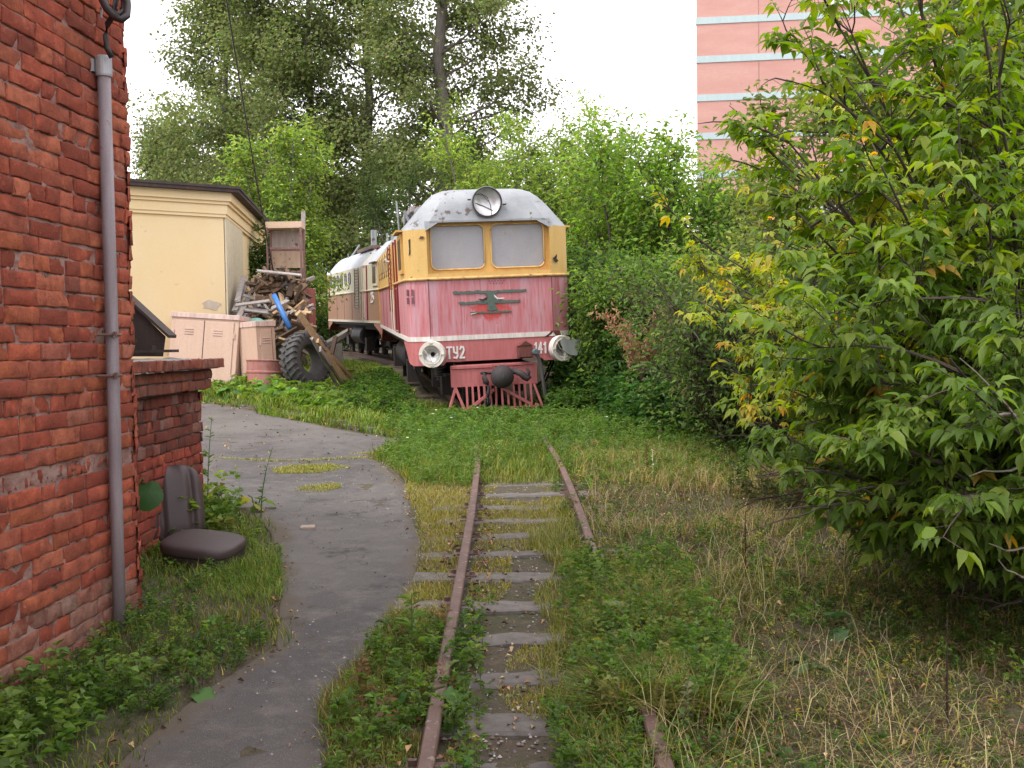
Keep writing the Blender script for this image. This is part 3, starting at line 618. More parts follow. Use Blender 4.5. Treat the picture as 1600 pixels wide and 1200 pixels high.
        # buffer-level lamps in white rings
        for s in (-1, 1):
            cx, cz = (1.06 if s == 1 else -.945), .975; yl = -.012 if e == 0 else LEN+.012
            tilt = Vector((s*.35, -1.0*sgn, 0)).normalized()*-1
            o3 = Vector((cx, yl-.105*sgn, cz))
            mb = MB(); mb.lathe([(.0, .12), (.195, .12), (.2, .03), (.195, .0), (.14, .0), (.135, .02)], 36, o3, tilt); L = p(mb, 'lamp', M['stripe'], smooth=False)
            mb = MB(); mb.lathe([(.148, -.008), (.152, .0), (.138, .012), (.13, -.002), (.148, -.008)], 36, o3, tilt); mb.build('lamp_ring', M['cream'], L)
            mb = MB(); mb.lathe([(.136, .01), (.12, .045), (.06, .085), (.03, .09)], 32, o3, tilt); mb.build('reflector', M['reflector'], L, smooth=True)
            mb = MB(); mb.lathe([(.036, .08), (.03, .06), (.024, .06), (.02, .1), (0, .1)], 16, o3, tilt); mb.build('bulb_socket', M['dark'], L)
            rt = Vector((0, 0, 1)).cross(tilt).normalized(); U = Vector((0, 0, 1))
            mb = MB(); f0 = o3-tilt*.018
            if s == -1 or second or e == 1:
                mb.tube([f0+U*-.14, f0+U*-.09, f0+rt*.04+U*-.02, f0+rt*.1+U*.07], .006, 6); mb.tube([f0+U*-.09, f0-rt*.06+U*-.02, f0-rt*.11+U*.02], .006, 6)
            else:
                mb.tube([f0+U*-.15, f0+U*-.05, f0+rt*.07+U*.0, f0+rt*.12+U*.09], .006, 6); mb.tube([f0+U*-.05, f0-rt*.08+U*.02, f0-rt*.12+U*.1], .006, 6)
            build_each(mb, 'guard_wire', M['cream'], L)
            mb = MB()
            for an in (0, 90, 180, 270):
                q = o3+rt*.17*math.cos(rad(an))+U*.17*math.sin(rad(an))-tilt*.006; mb.box(q, (.045, .02, .014), None)
            build_each(mb, 'lamp_clip', M['cream'], L)
            if s == 1 and e == 0 and not second:
                mb = MB(); rtx = Vector((1, 0, 0)); q = o3-tilt*.03+Vector((.04, -.02, 0))
                mb.prism([q+rtx*-.12+U*.135, q+rtx*.19+U*.13, q+rtx*.18+U*-.01, q+rtx*.14+U*-.12, q+rtx*.03+U*-.1, q+rtx*-.07+U*-.03], (.0, -.006, 0)); mb.build('bent_shield', M['shield'], L)
    # rivet seams on the front: two vertical seams, vent dots
    mb = MB()
    for x in (-.935, .935): mb.box((x, -.003, 1.63), (.010, .012, .86))
    build_each(mb, 'seam', M['seam'], root); mb = MB()
    for r_ in range(2):
        for k in range(6-r_): mb.box((-.12+.045*k+r_*.02+.1, -.002, 2.03-.035*r_), (.014, .01, .014))
    p(mb, 'vent_holes', M['seam'])
    if not second:
        # remains of the winged star
        mb = MB(); zz = [(1.87, -.58, .54, .042), (1.715, -.50, .44, .042), (1.565, -.33, .30, .03)]
        for z, x0, x1, t in zz:
            n = 26; top = [(x0+(x1-x0)*i/n, -.012, z+t/2+random.gauss(0, .005)) for i in range(n+1)]; bot = [(x0+(x1-x0)*i/n+(.02 if i == 0 else 0), -.012, z-t/2+random.gauss(0, .004)) for i in range(n+1)][::-1]
            mb.prism(top+bot, (0, .014, 0))
        mb.prism([(-.11, -.016, 1.86), (.11, -.016, 1.87), (.05, -.016, 1.79), (.16, -.016, 1.745), (.05, -.016, 1.70), (.09, -.016, 1.60), (.0, -.016, 1.585), (-.07, -.016, 1.60), (-.05, -.016, 1.70), (-.16, -.016, 1.74), (-.05, -.016, 1.79)], (0, .016, 0))
        p(mb, 'star_emblem', M['green'])
        mb = MB(); mb.prism([(.04, -.02, 1.83), (.10, -.02, 1.775), (.2, -.02, 1.775), (.2, -.02, 1.758), (.09, -.02, 1.755), (.05, -.02, 1.79)], (0, .006, 0)); mb.prism([(-.32, -.02, 1.556), (-.2, -.02, 1.566), (-.32, -.02, 1.54)], (0, .006, 0)); build_each(mb, 'bare_metal_chip', M['stripe'], root)
        mb = MB(); mb.prism([(-.06, -.02, 1.80), (-.12, -.02, 1.765), (-.2, -.02, 1.768), (-.16, -.02, 1.745), (-.07, -.02, 1.752)], (0, .006, 0)); p(mb, 'dark_chip', M['dark'])
        mb = MB(); strokes(mb, 'TУ2', -.70, .90, .165, .065, y=-.008, t=.026, gap=.5); p(mb, 'number_plate', M['letters'])
        mb = MB(); strokes(mb, '141', .63, .915, .155, .055, y=-.008, t=.024, gap=.42); p(mb, 'number_plate', M['letters'])
        mb = MB()
        for x in (-1.235, -1.17): 
            for z in (1.78, 1.9): mb.box((x, .10 if x > -1.2 else .19, z), (.03, .02, .1))
        build_each(mb, 'faded_mark', M['purple'], root)
        # worn holes in the yellow corner panels
        mb = MB(); mb.prism([(1.00, .016, 2.36), (1.04, .03, 2.40), (1.03, .03, 2.33), (1.06, .04, 2.30), (1.02, .022, 2.27), (.99, .01, 2.30), (.97, .004, 2.34)], (.003, -.007, 0)); mb.prism([(-1.19, .14, 2.2+.25), (-1.17, .125, 2.48), (-1.165, .12, 2.7), (-1.185, .135, 2.68), (-1.18, .135, 2.55)], (-.004, -.008, 0)); build_each(mb, 'rust_hole', M['dark'], root)
        mb = MB(); mb.prism([(-1.04, .04, 2.69), (-1.01, .03, 2.73), (-.96, .006, 2.72), (-.98, .014, 2.69)], (-.002, -.007, 0)); mb.prism([(.78, -.012, 1.15), (1.06, .04, 1.17), (1.04, .035, 1.24), (.9, -.012, 1.245), (.86, -.014, 1.2)], (0, -.008, 0)); build_each(mb, 'rust_patch', M['rust'], root)
        # red socket box with hose
        bx = MB(); bx.box((.47, -.08, .955), (.22, .17, .17), taper=.9); bx.prism([(.35, -.165, 1.04), (.47, -.17, 1.12), (.59, -.165, 1.04)], (0, .16, 0)); SB = p(bx, 'socket_box', M['rustred'], bevel=.008)
        mb = MB(); mb.tube([(.565, -.19, .945), (.60, -.21, .945), (.64, -.22, .88), (.68, -.23, .74), (.70, -.22, .55), (.735, -.2, .3), (.76, -.18, .16)], [.032, .034, .028, .026, .028, .032, .034], 12); mb.build('hose', M['hose'], SB, smooth=True)
        mb = MB(); mb.lathe([(0, -.03), (.045, -.03), (.05, 0), (.05, .03), (.035, .05), (0, .05)], 14, (.60, -.21, .945), (.2, -1, .1)); mb.build('hose_coupling', M['teal'], SB)
    # buffer beam, plough grille, coupling (front), simple beam (rear)
    for e in (0, 1):
        sg = 1 if e == 0 else -1; Yb = lambda y: y if e == 0 else LEN-y
        mb = MB(); mb.box((0, Yb(.02), .62), (1.32, .05, .33)); mb.box((-.33, Yb(-.012), .755), (.62, .02, .05)); mb.box((.3, Yb(-.012), .765), (.6, .02, .04)); mb.box((0, Yb(.3), .72), (1.1, .55, .14)); 
        bb_ = p(mb, 'buffer_beam', M['skirt'] if e == 0 else M['dark'], bevel=.006)
        if e == 0:
            mb = MB()
            for x in (-.66, -.62): pass
            mb.bar((-.60, -.03, .455), (-.72, -.06, .09), .03, .035); mb.bar((-.60, -.03, .455), (-.47, -.06, .09), .03, .04)
            mb.bar((.60, -.03, .455), (.72, -.06, .09), .03, .035)
            for k in range(12):
                x = -.43+k*.089; mb.bar((x, -.015, .46), (x+random.gauss(.0, .006), -.04, .10), .03, .04)
            mb.bar((-.45, -.065, .10), (-.02, -.06, .40), .02, .045); mb.bar((.55, -.065, .14), (.1, -.06, .42), .02, .045); mb.bar((.60, -.06, .15), (.66, -.06, .12), .02, .05)
            mb.box((0, -.045, .115), (1.3, .02, .03)); p(mb, 'plough_grille', M['skirt'], bevel=.003)
            mb = MB(); mb.box((.0, -.09, .065), (1.36, .10, .05)); p(mb, 'foot_board', M['boardm'], bevel=.006)
        if not second and e == 0:
            mb = MB(); mb.lathe([(0, -.36), (.06, -.352), (.11, -.33), (.15, -.29), (.172, -.23), (.175, -.2), (.165, -.17), (.10, -.15), (.06, -.12), (.05, 0)], 36, (.09, 0, .60), (0, 1, 0)); CP = p(mb, 'buffer_dish', M['iron'], smooth=True)
            mb = MB(); mb.tube([(-.16, -.10, .66), (-.02, -.1, .66)], .014, 8); mb.tube([(-.22, -.08, .66), (.3, -.08, .64)], .022, 8); mb.build('draw_pin', M['iron'], CP)
            hk = MB(); hk.tube([(.24, -.1, .67), (.30, -.2, .665), (.36, -.26, .64), (.42, -.27, .585), (.455, -.27, .56), (.485, -.27, .585), (.487, -.27, .64), (.46, -.27, .70), (.45, -.27, .73)], [.04, .045, .05, .055, .05, .042, .03, .018, .006], 12); p(hk, 'coupling_hook', M['iron'], smooth=True)
            ch = MB(); x0 = -.155
            ch.tube([(x0, -.11, .67), (x0-.015, -.13, .6), (x0, -.14, .53), (x0+.035, -.13, .5)], [.035, .04, .045, .03], 10)
            ch.tube([(x0+.03, -.13, .5), (x0+.045, -.13, .42), (x0+.03, -.13, .36), (x0+.02, -.13, .30)], [.022, .025, .03, .02], 10)
            def link(cx, cz, rx_, rz_, r, turn=0): 
                return [(cx+rx_*math.cos(t)*math.cos(turn), -.135+rx_*math.cos(t)*math.sin(turn), cz+rz_*math.sin(t)) for t in np.linspace(0, 2*math.pi, 17)]
            ch.tube(link(x0+.02, .22, .04, .08, 0), .014, 8, cap=False); ch.tube(link(x0+.02, .23, .022, .05, 0, 1.2), .011, 8, cap=False); ch.tube([(x0+.02, -.13, .13), (x0+.02, -.13, .06)], [.03, .035], 10)
            p(ch, 'coupling_chain', M['iron'], smooth=True)
    # underframe, bogies, tanks
    mb = MB(); mb.box((0, LEN/2, 1.05), (1.9, LEN-1.0, .2)); mb.box((0, LEN/2, .86), (.7, LEN-1.6, .3)); 
    for s in (-1, 1): mb.bar((s*1.17, 1.5, 1.12), (s*1.17, LEN-1.5, 1.12), .08, .06)
    p(mb, 'underframe', M['dark'])
    for yc in (2.3, LEN-2.3):
        mb = MB()
        for s in (-1, 1):
            mb.box((s*.55, yc, .45), (.09, 2.0, .2)); mb.box((s*.60, yc-.85, .38), (.14, .28, .3)); mb.box((s*.60, yc+.85, .38), (.14, .28, .3)); mb.box((s*.6, yc, .6), (.16, .5, .24))
            for k in range(5): mb.lathe([(.075, k*.045), (.09, k*.045+.022), (.075, k*.045+.04)], 14, (s*.62, yc-.38, .42)); mb.lathe([(.075, k*.045), (.09, k*.045+.022), (.075, k*.045+.04)], 14, (s*.62, yc+.38, .42))
        mb.box((0, yc, .62), (1.2, .4, .2)); Bg = p(mb, 'bogie', M['dark'])
        for yw in (yc-.8, yc+.8):
            mb = MB()
            for s in (-1, 1): mb.lathe([(0, .0), (.3, 0), (.3, .09), (.33, .10), (.33, .125), (.1, .125), (.1, .15), (0, .15)], 28, (s*.34, yw, .305), (s*-1, 0, 0))
            mb.tube([(-.35, yw, .305), (.35, yw, .305)], .06, 10); mb.build('wheelset', M['dark'], Bg)
    mb = MB()
    for s in (-1, 1):
        y0, y1 = 4.4, 6.2
        mb.lathe([(0, 0), (.2, .0), (.27, .04), (.28, .08), (.28, y1-y0-.08), (.27, y1-y0-.04), (.2, y1-y0), (0, y1-y0)], 26, (s*.86, y0, .76), (0, 1, 0))
    build_each(mb, 'air_tank', M['tank'], root)
    mb = MB()
    for s in (-1, 1):
        mb.box((s*.95, 3.7, .5), (.25, .3, .4)); mb.box((s*1.05, 6.7, .62), (.2, .5, .4)); mb.box((s*.9, 7.1, .45), (.1, .1, .6))
        for y in (.95, 1.15): mb.tube([(s*1.1, y, .98), (s*1.12, y+.02, .7), (s*1.0, y+.1, .4), (s*.9, y+.2, .3)], .018, 6)
    build_each(mb, 'hanging_gear', M['dark'], root)
    # side details (both sides)
    for s in (-1, 1):
        X = s*1.25
        def side_box(name, y0, y1, z0, z1, mat, th=.012, par=None):
            mb = MB(); mb.box((X+s*th/2, (y0+y1)/2, (z0+z1)/2), (th, y1-y0, z1-z0)); return mb.build(name, mat, par or root)
        def oval(name, y, z, ry, rz2, mat, seal, sx=.0):
            lp = [Vector((X+s*.006, y+ry*max(-1, min(1, 1.25*math.cos(t)))*1.0, z+rz2*math.sin(t))) for t in np.linspace(0, 2*math.pi, 25)[:-1]]
            mb = MB(); mb.prism([q-Vector((s*.02, 0, 0)) for q in lp], (s*.02, 0, 0)); o = mb.build(name, mat, root)
            mb = MB(); mb.tube(lp+[lp[0]], .014, 6, cap=False); mb.build('window_seal', seal, o)
        # cab side window with deep frame
        yA, yB = (.62, 1.3) if second else (.5, 1.35)
        f = side_box('cab_window', yA, yB, 2.2, 2.80, M['cream'] if second else M['upper2'], .035)
        side_box('window_pane', yA+.09, yB-.09, 2.27, 2.73, M['brownglass'], .04, f)
        mb = MB(); mb.box((X+s*.05, (yA+yB)/2, 2.84), (.1, yB-yA+.14, .03)); mb.build('rain_hood', M['rust'] if second else M['upper2'], f)
        # door (recessed look: darker panel with posts)
        y0 = 2.3
        d = side_box('door', y0, y0+.62, 1.24, 2.80, M['door'], .006)
        side_box('door_upper', y0+.03, y0+.59, 2.12, 2.76, M['upper2'] if not second else M['cream'], .009, d)
        side_box('door_post', y0-.09, y0-.02, 1.24, 2.82, M['darkred'], .03, d); side_box('door_post', y0+.64, y0+.71, 1.24, 2.82, M['darkred'] if not second else M['cream'], .03, d)
        mb = MB()
        for yy_ in (y0-.05, y0+.68): mb.tube([(X+s*.02, yy_, 2.0), (X+s*.09, yy_, 1.98), (X+s*.09, yy_, 1.3), (X+s*.02, yy_, 1.27)], .013, 8)
        build_each(mb, 'handrail', M['cream'], d)
        # cream strip climbing over the roof above the door
        if second:
            mb = MB()
            a3 = [Vector((s*1.262, y0+.5, 2.83)), Vector((s*1.10, y0+.5, 3.02)), Vector((s*.89, y0+.5, 3.255))]
            for q1, q2 in zip(a3[:-1], a3[1:]): mb.bar(q1, q2, .42, .02, up=(s*.7, 0, .7))
            mb.build('roof_strip', M['cream'], root)
            mb = MB(); mb.box((s*.86, y0+.3, 3.34), (.12, .5, .04)); mb.box((s*.92, y0+.95, 3.22), (.06, .22, .03)); build_each(mb, 'roof_hook', M['rust'], root)
        # louvred panel with ladder
        y1 = 3.35
        lv = side_box('louvre_panel', y1, y1+.95, 1.62, 2.80, M['cream'] if second else M['upper'], .03)
        mb = MB()
        for k in range(13): mb.bar((X+s*.055, y1+.06, 1.68+k*.088), (X+s*.055, y1+.78, 1.68+k*.088), .02, .012)
        mb.bar((X+s*.055, y1+.06, 1.6), (X+s*.055, y1+.06, 2.8), .014, .02, up=(1, 0, 0)); mb.bar((X+s*.055, y1+.78, 1.6), (X+s*.055, y1+.78, 2.8), .014, .02, up=(1, 0, 0))
        mb.build('ladder', M['rust'] if second else M['darkred'], lv)
        if not second:
            mb = MB(); mb.tube([(X, y1+.1, 2.5), (X+s*.16, y1+.05, 2.5), (X+s*.16, y1-.5, 2.52)], .02, 8); mb.build('grab_bar', M['stripe'], lv)
        # row of slotted windows
        for k in range(6): oval('engine_window', 5.35+k*.82, 2.54, .21 if second else .2, .19 if second else .24, M['slot'], M['seal2'])
        # rear cab: door edge
        side_box('rear_door_post', LEN-.9, LEN-.55, 1.26 if not second else 2.14, 2.81, M['upper2'], .02)
        # vertical panel seams
        mb = MB()
        for y in (5.0, 6.6, 8.2): mb.box((X+s*.003, y, 1.65), (.008, .012, .82))
        build_each(mb, 'side_seam', M['seam'], root)
        if second:
            mb = MB(); strokes(mb, '25', -.26, 1.62, .26, .17, y=0, t=.05, gap=.35, depth=.02); o = mb.build('number_plate', M['letters'], root); o.rotation_euler = (0, 0, rad(-90*(-s)) ); o.location = (X+s*.012, 1.35, .14)
    # roof furniture
    mb = MB(); mb.box((-.25, 2.0, 3.44), (1.0, .9, .12), taper=.82); p(mb, 'roof_hatch', M['roof'], bevel=.03)
    mb = MB(); mb.box((-.75, 4.6, 3.42), (.3, 2.6, .1)); mb.box((.2, 6.2, 3.46), (1.1, 1.8, .16)); build_each(mb, 'roof_cover', M['roofedge'], root, bevel=.01)
    mb = MB()
    if second:
        mb.box((-.35, 5.9, 3.75), (.16, .16, .75)); mb.tube([(-.1, 4.9, 3.4), (-.1, 4.9, 3.95)], .035, 8); mb.tube([(-.72, 8.6, 3.3), (-.35, 8.6, 3.82)], .03, 8); mb.tube([(-.78, 8.4, 3.3), (-.8, 8.4, 3.5)], .02, 6); mb.box((.15, 2.6, 3.60), (1.0, 1.1, .34))
        mb.tube([(-.0, 1.0, 3.4), (-.05, 1.0, 4.0)], .025, 6); mb.tube([(.05, 1.0, 3.4), (-.02, 1.0, 3.9)], .02, 6)
    else:
        mb.tube([(-1.0, 5.2, 3.1), (-1.03, 5.2, 3.75)], .02, 6); mb.tube([(-.9, 3.6, 3.2), (-1.0, 3.6, 3.42)], .03, 8); mb.tube([(-.96, 4.2, 3.15), (-.96, 4.2, 3.4)], .02, 6); mb.box((-.78, 3.4, 3.36), (.12, 1.6, .06))
    build_each(mb, 'roof_stack', M['stack'], root)
# materials of the first engine
def red_front():
    m, nt, b = new_mat('faded_red', .55)
    s1 = noise_nodes(nt, scale=2.4, stretch=(2.6, 2.6, .35), detail=4); s2 = noise_nodes(nt, scale=9, stretch=(3, 3, .25), detail=5); s3 = noise_nodes(nt, scale=4.2, detail=8, rough=.75); s4 = noise_nodes(nt, scale=60, detail=3)
    c = mixc(nt, ramp(nt, s1, .38, .62), (.49, .165, .185), (.50, .27, .31)); c = mixc(nt, ramp(nt, s2, .5, .68), c, (.43, .10, .10)); c = mixc(nt, ramp(nt, s2, .3, .44, (.4, .4, .4, 1), (0, 0, 0, 1)), c, (.56, .34, .36))
    # unfaded red where the emblem and its wings were
    tc = nt.nodes.new('ShaderNodeTexCoord'); mp = nt.nodes.new('ShaderNodeMapping'); mp.inputs['Location'].default_value = (.02, 0, -1.60); 
    mp2 = nt.nodes.new('ShaderNodeVectorMath'); mp2.operation = 'MULTIPLY'; mp2.inputs[1].default_value = (1.35, 1.6, 2.6)
    nt.links.new(tc.outputs['Object'], mp.inputs[0]); nt.links.new(mp.outputs[0], mp2.inputs[0])
    ln = nt.nodes.new('ShaderNodeVectorMath'); ln.operation = 'LENGTH'; nt.links.new(mp2.outputs[0], ln.inputs[0])
    ad = nt.nodes.new('ShaderNodeMath'); ad.operation = 'MULTIPLY_ADD'; ad.inputs[1].default_value = 2.2; nt.links.new(s3, ad.inputs[0]); nt.links.new(ln.outputs['Value'], ad.inputs[2])
    mr = nt.nodes.new('ShaderNodeMapRange'); mr.inputs[1].default_value = 1.34; mr.inputs[2].default_value = 1.56; mr.inputs[3].default_value = .85; mr.inputs[4].default_value = 0; nt.links.new(ad.outputs[0], mr.inputs[0])
    c = mixc(nt, mr.outputs[0], c, (.50, .04, .032))
    c = mixc(nt, ramp(nt, s3, .68, .72), c, (.2, .07, .05)); c = mixc(nt, ramp(nt, noise_nodes(nt, scale=5, stretch=(2.2, 2.2, .12), detail=6), .5, .7, (0, 0, 0, 1), (.3, .3, .3, 1)), c, (.30, .13, .13)); sc = noise_nodes(nt, scale=26, stretch=(.35, .35, 2.2), detail=6); c = mixc(nt, ramp(nt, sc, .68, .72, (0, 0, 0, 1), (.7, .7, .7, 1)), c, (.6, .42, .42))
    nt.links.new(c, b.inputs['Base Color']); bump(nt, b, s3, .2, .01); return m
GREYR = paint('grey_roof_paint', (.34, .355, .37), (.20, .215, .235), streak=.9, rust=.575, rustc=(.10, .07, .06), rough=.6, scale=1.6, stretch=(1.5, 1.5, 1.5))
M1 = dict(lower=red_front(), upper=paint('yellow_paint', (.64, .43, .15), (.58, .36, .11), streak=.7, rust=.67, rustc=(.16, .07, .04), scale=1.6), upper2=paint('deep_yellow', (.62, .38, .11), (.50, .28, .08), streak=.8, rust=.66, rustc=(.2, .09, .04), scale=3),
          roof=GREYR, belt=paint('belt_yellow', (.62, .40, .14), (.45, .26, .1), rust=.6, rustc=(.16, .08, .05), scale=4, stretch=(2, 2, 2)), stripe=paint('white_paint', (.72, .69, .66), (.58, .53, .48), rust=.68, rustc=(.3, .14, .08), scale=4), skirt=paint('pinkish_red', (.50, .165, .17), (.41, .11, .11), streak=.8, rust=.66, rustc=(.16, .05, .04), scale=4),
          glass=paint('painted_over_glass', (.30, .295, .33), (.36, .355, .375), streak=.9, rust=.74, rustc=(.5, .36, .2), rough=.35, scale=2.2, stretch=(1.6, 1.6, 1.2), bstr=.05), seal=paint('seal_yellow', (.7, .46, .16), rust=.8), lampshell=paint('lamp_shell', (.22, .23, .25), rust=.6), reflector=paint('dull_reflector', (.75, .74, .75), (.52, .52, .54), streak=.9, rust=.72, rustc=(.2, .18, .17), rough=.3, metal=.5, scale=4, stretch=(1, 1, 1)),
          dark=paint('grimy_black', (.022, .018, .018), (.035, .026, .024), rust=.68, rustc=(.06, .035, .025), rough=.85), cream=paint('cream_paint', (.66, .60, .47), (.52, .46, .36), rust=.66, rustc=(.25, .14, .08), scale=4), shield=paint('sheet_grey', (.33, .34, .33), (.26, .27, .27), rust=.7, rough=.45, metal=.3),
          seam=paint('seam_line', (.22, .06, .06), rust=.6), green=paint('green_primer', (.065, .10, .08), (.11, .14, .12), streak=.9, rust=.62, rustc=(.03, .04, .035), scale=6), letters=paint('white_letters', (.76, .75, .74), (.62, .58, .56), rust=.72, rustc=(.4, .2, .15), scale=8), purple=paint('purple_mark', (.28, .10, .13), rust=.8),
          rust=paint('rust', (.16, .055, .03), (.09, .04, .03), rough=.9, scale=8), rustred=paint('rusty_red', (.17, .045, .035), (.10, .035, .03), rust=.6, rough=.85, scale=6), hose=paint('dusty_rubber', (.085, .075, .075), (.05, .045, .045), rough=.8), teal=paint('teal_metal', (.10, .15, .17), rust=.6), boardm=paint('foot_board', (.42, .38, .33), (.25, .2, .16), rust=.6, rustc=(.1, .08, .06), scale=4, stretch=(1, 1, 1)),
          iron=paint('old_iron', (.045, .038, .04), (.03, .024, .024), rust=.62, rustc=(.08, .04, .03), rough=.75, scale=6), tank=paint('tank_grey', (.045, .04, .045), rust=.65, rough=.6), brownglass=paint('dark_window', (.05, .028, .02), (.08, .045, .025), rough=.3), door=paint('door_red', (.24, .03, .03), (.17, .03, .03)), darkred=paint('dark_red', (.24, .02, .028), rust=.7), slot=paint('slot_grey', (.13, .12, .14), (.2, .19, .2), rough=.4), seal2=paint('window_rim', (.5, .36, .16), rust=.6), roofedge=paint('brown_roof_strip', (.2, .13, .12), (.3, .3, .31), rust=.55), stack=paint('stack_metal', (.3, .33, .34), (.22, .24, .25), rust=.6))
M2 = dict(M1); M2.update(lower=paint('faded_brown', (.33, .18, .105), (.26, .14, .09), streak=.8, rust=.68, rustc=(.14, .06, .04), scale=1.8), upper=paint('dirty_white', (.57, .53, .40), (.47, .43, .32), streak=.8, rust=.66, rustc=(.28, .2, .13), scale=2), roof=paint('pale_roof', (.50, .52, .56), (.38, .40, .44), streak=.7, rust=.68, rustc=(.2, .16, .15), scale=1.4, stretch=(1, 1, 1)),
          belt=M1['cream'], skirt=paint('brown_skirt', (.38, .18, .115), (.28, .13, .09), streak=.8, rust=.66, scale=3), stripe=paint('dull_white', (.6, .56, .46), (.48, .42, .33), rust=.62, rustc=(.2, .12, .08), scale=5), door=M1['lower'], upper2=paint('ochre', (.42, .24, .08), (.34, .19, .07)), seal2=paint('rim_grey', (.1, .09, .1)), roofedge=paint('brown_strip2', (.2, .12, .11), rust=.6))
l1 = empty('diesel_locomotive', (-.25, 15.5, .585), 'faded red and yellow narrow gauge diesel locomotive standing in tall weeds', 'locomotive', rot=(rad(2.4), rad(-1.9), rad(9.5)))
loco(l1, M1)
l2 = empty('diesel_locomotive', (-2.26, 27.99, 1.13), 'brown and cream locomotive with pale roof coupled behind the red one', 'locomotive', rot=(rad(1.9), rad(-.6), rad(18)))
loco(l2, M2, True)
# ------------------------------------------------------------------ yard junk
def base(px, py, up=0):
    """ground point seen at a photograph pixel"""
    r = CAMR @ Vector(((px-800)/1600, -(py-600)/1600, -1)); lo, hi = 1.0, 120.0
    for _ in range(46):
        md = (lo+hi)/2; p = CAMP+r*(md/r.y)
        if p.z > gzf(p.x, p.y)+up: lo = md
        else: hi = md
    return CAMP+r*(lo/r.y)
PINK = paint('pink_locker_paint', (.58, .41, .315), (.53, .36, .27), streak=.8, rust=.70, rustc=(.3, .16, .1), rough=.55, scale=1.3, bstr=.08)
PINK2 = paint('pink_locker_edge', (.68, .50, .44), rust=.75); SEAMD = paint('seam_dark', (.12, .07, .055))
def locker(root, W, D, H, doors=2, lid=.09):
    mb = MB(); mb.box((0, 0, H/2), (W, D, H)); mb.build('body', PINK, root, bevel=.006)
    mb = MB(); mb.box((0, -.01, H+lid/2-.01), (W+.03, D+.04, lid)); mb.build('lid', PINK2, root, bevel=.006)
    dw = (W-.16)/doors
    for k in range(doors):
        x = -W/2+.08+dw*(k+.5); mb = MB(); mb.box((x, -D/2-.008, H/2-.01), (dw-.012, .018, H-.1)); d = mb.build('door', PINK, root, bevel=.005)
        mb = MB()
        for j in range(3): mb.box((x-.02*(k == 1)+.0, -D/2-.021, H-.22-.045*j), (.17, .012, .014), rotm('X', 25))
        mb.build('vent_slats', PINK2, d)
        mb = MB(); mb.box((x+(dw/2-.004)*(1 if k == 0 else -1), -D/2-.0175, H/2), (.008, .004, H-.1)); mb.build('door_gap', SEAMD, d)
        mb = MB()
        for z in (.25, H-.3): mb.box((x+(-dw/2-.01 if k == 0 else dw/2+.01), -D/2-.012, z), (.018, .02, .10))
        build_each(mb, 'hinge', PINK2, d)
b0 = base(318, 607); lk = empty('metal_locker', b0+Vector((-.0, .15, -.02)), 'wide pink two door metal locker tilting against the yellow wall', 'locker', 'pink metal lockers', rot=(rad(-4), rad(4.2), rad(-8)))
locker(lk, 1.30, .5, 1.30)
b1 = base(402, 597); lk2 = empty('metal_locker', b1+Vector((.0, .2, -.02)), 'narrow pink metal locker seen from its corner behind the drum', 'locker', 'pink metal lockers', rot=(rad(-2), rad(-1.5), rad(52)))
locker(lk2, .42, .50, 1.03, 1, .1)
TARP = paint('green_tarp', (.12, .27, .23), (.09, .2, .17), rust=.8, rough=.5)
q = P(393, 500, b1.y+.45); mb = MB(); 
vs = [(q.x-.28+.07*i, q.y+.1*j, q.z+.04*math.sin(i*1.3+j)+.02*random.random()-(.10 if j == 0 else 0)) for j in range(4) for i in range(9)]
mb.add(vs, [(j*9+i, j*9+i+1, (j+1)*9+i+1, (j+1)*9+i) for j in range(3) for i in range(8)]); mb.add([(x, y, z-.012) for x, y, z in vs], [(j*9+i, (j+1)*9+i, (j+1)*9+i+1, j*9+i+1) for j in range(3) for i in range(8)])
tag(mb.build('tarpaulin', TARP, smooth=True), 'crumpled green tarpaulin lying behind the top of the narrow pink locker', 'tarpaulin')
# drum
DRUM = paint('drum_paint', (.33, .075, .065), (.36, .2, .17), streak=.9, rust=.6, rustc=(.2, .09, .06), rough=.7, scale=4, stretch=(2, 2, 1))
b2 = base(412, 600); dr = empty('steel_drum', b2+Vector((0, .1, -.03)), 'short cut down red steel drum standing among burdock leaves', 'drum', rot=(rad(-3), rad(2), 0))
mb = MB(); mb.lathe([(0, .0), (.32, 0), (.335, .01), (.33, .03), (.327, .2), (.338, .225), (.338, .245), (.327, .26), (.332, .42), (.345, .435), (.345, .45), (.325, .455), (.315, .40), (.315, .36), (0, .36)], 44, wob=.006); mb.build('drum_body', DRUM, dr, smooth=False)
mb = MB(); mb.lathe([(.30, .372), (.29, .378), (.0, .374)], 30); mb.build('drum_filling', CEM, dr)
# big tyre
TYM = paint('tyre_rubber', (.05, .05, .052), (.085, .08, .078), streak=.9, rust=.62, rustc=(.12, .11, .10), rough=.85, scale=4, stretch=(1, 1, 1), bstr=.4)
b3 = base(478, 606); R0 = .60
ty = empty('tractor_tyre', b3+Vector((0, .25, 0)), 'big old lugged tyre leaning upright by the scrap wood', 'tyre', rot=(0, 0, rad(48)))
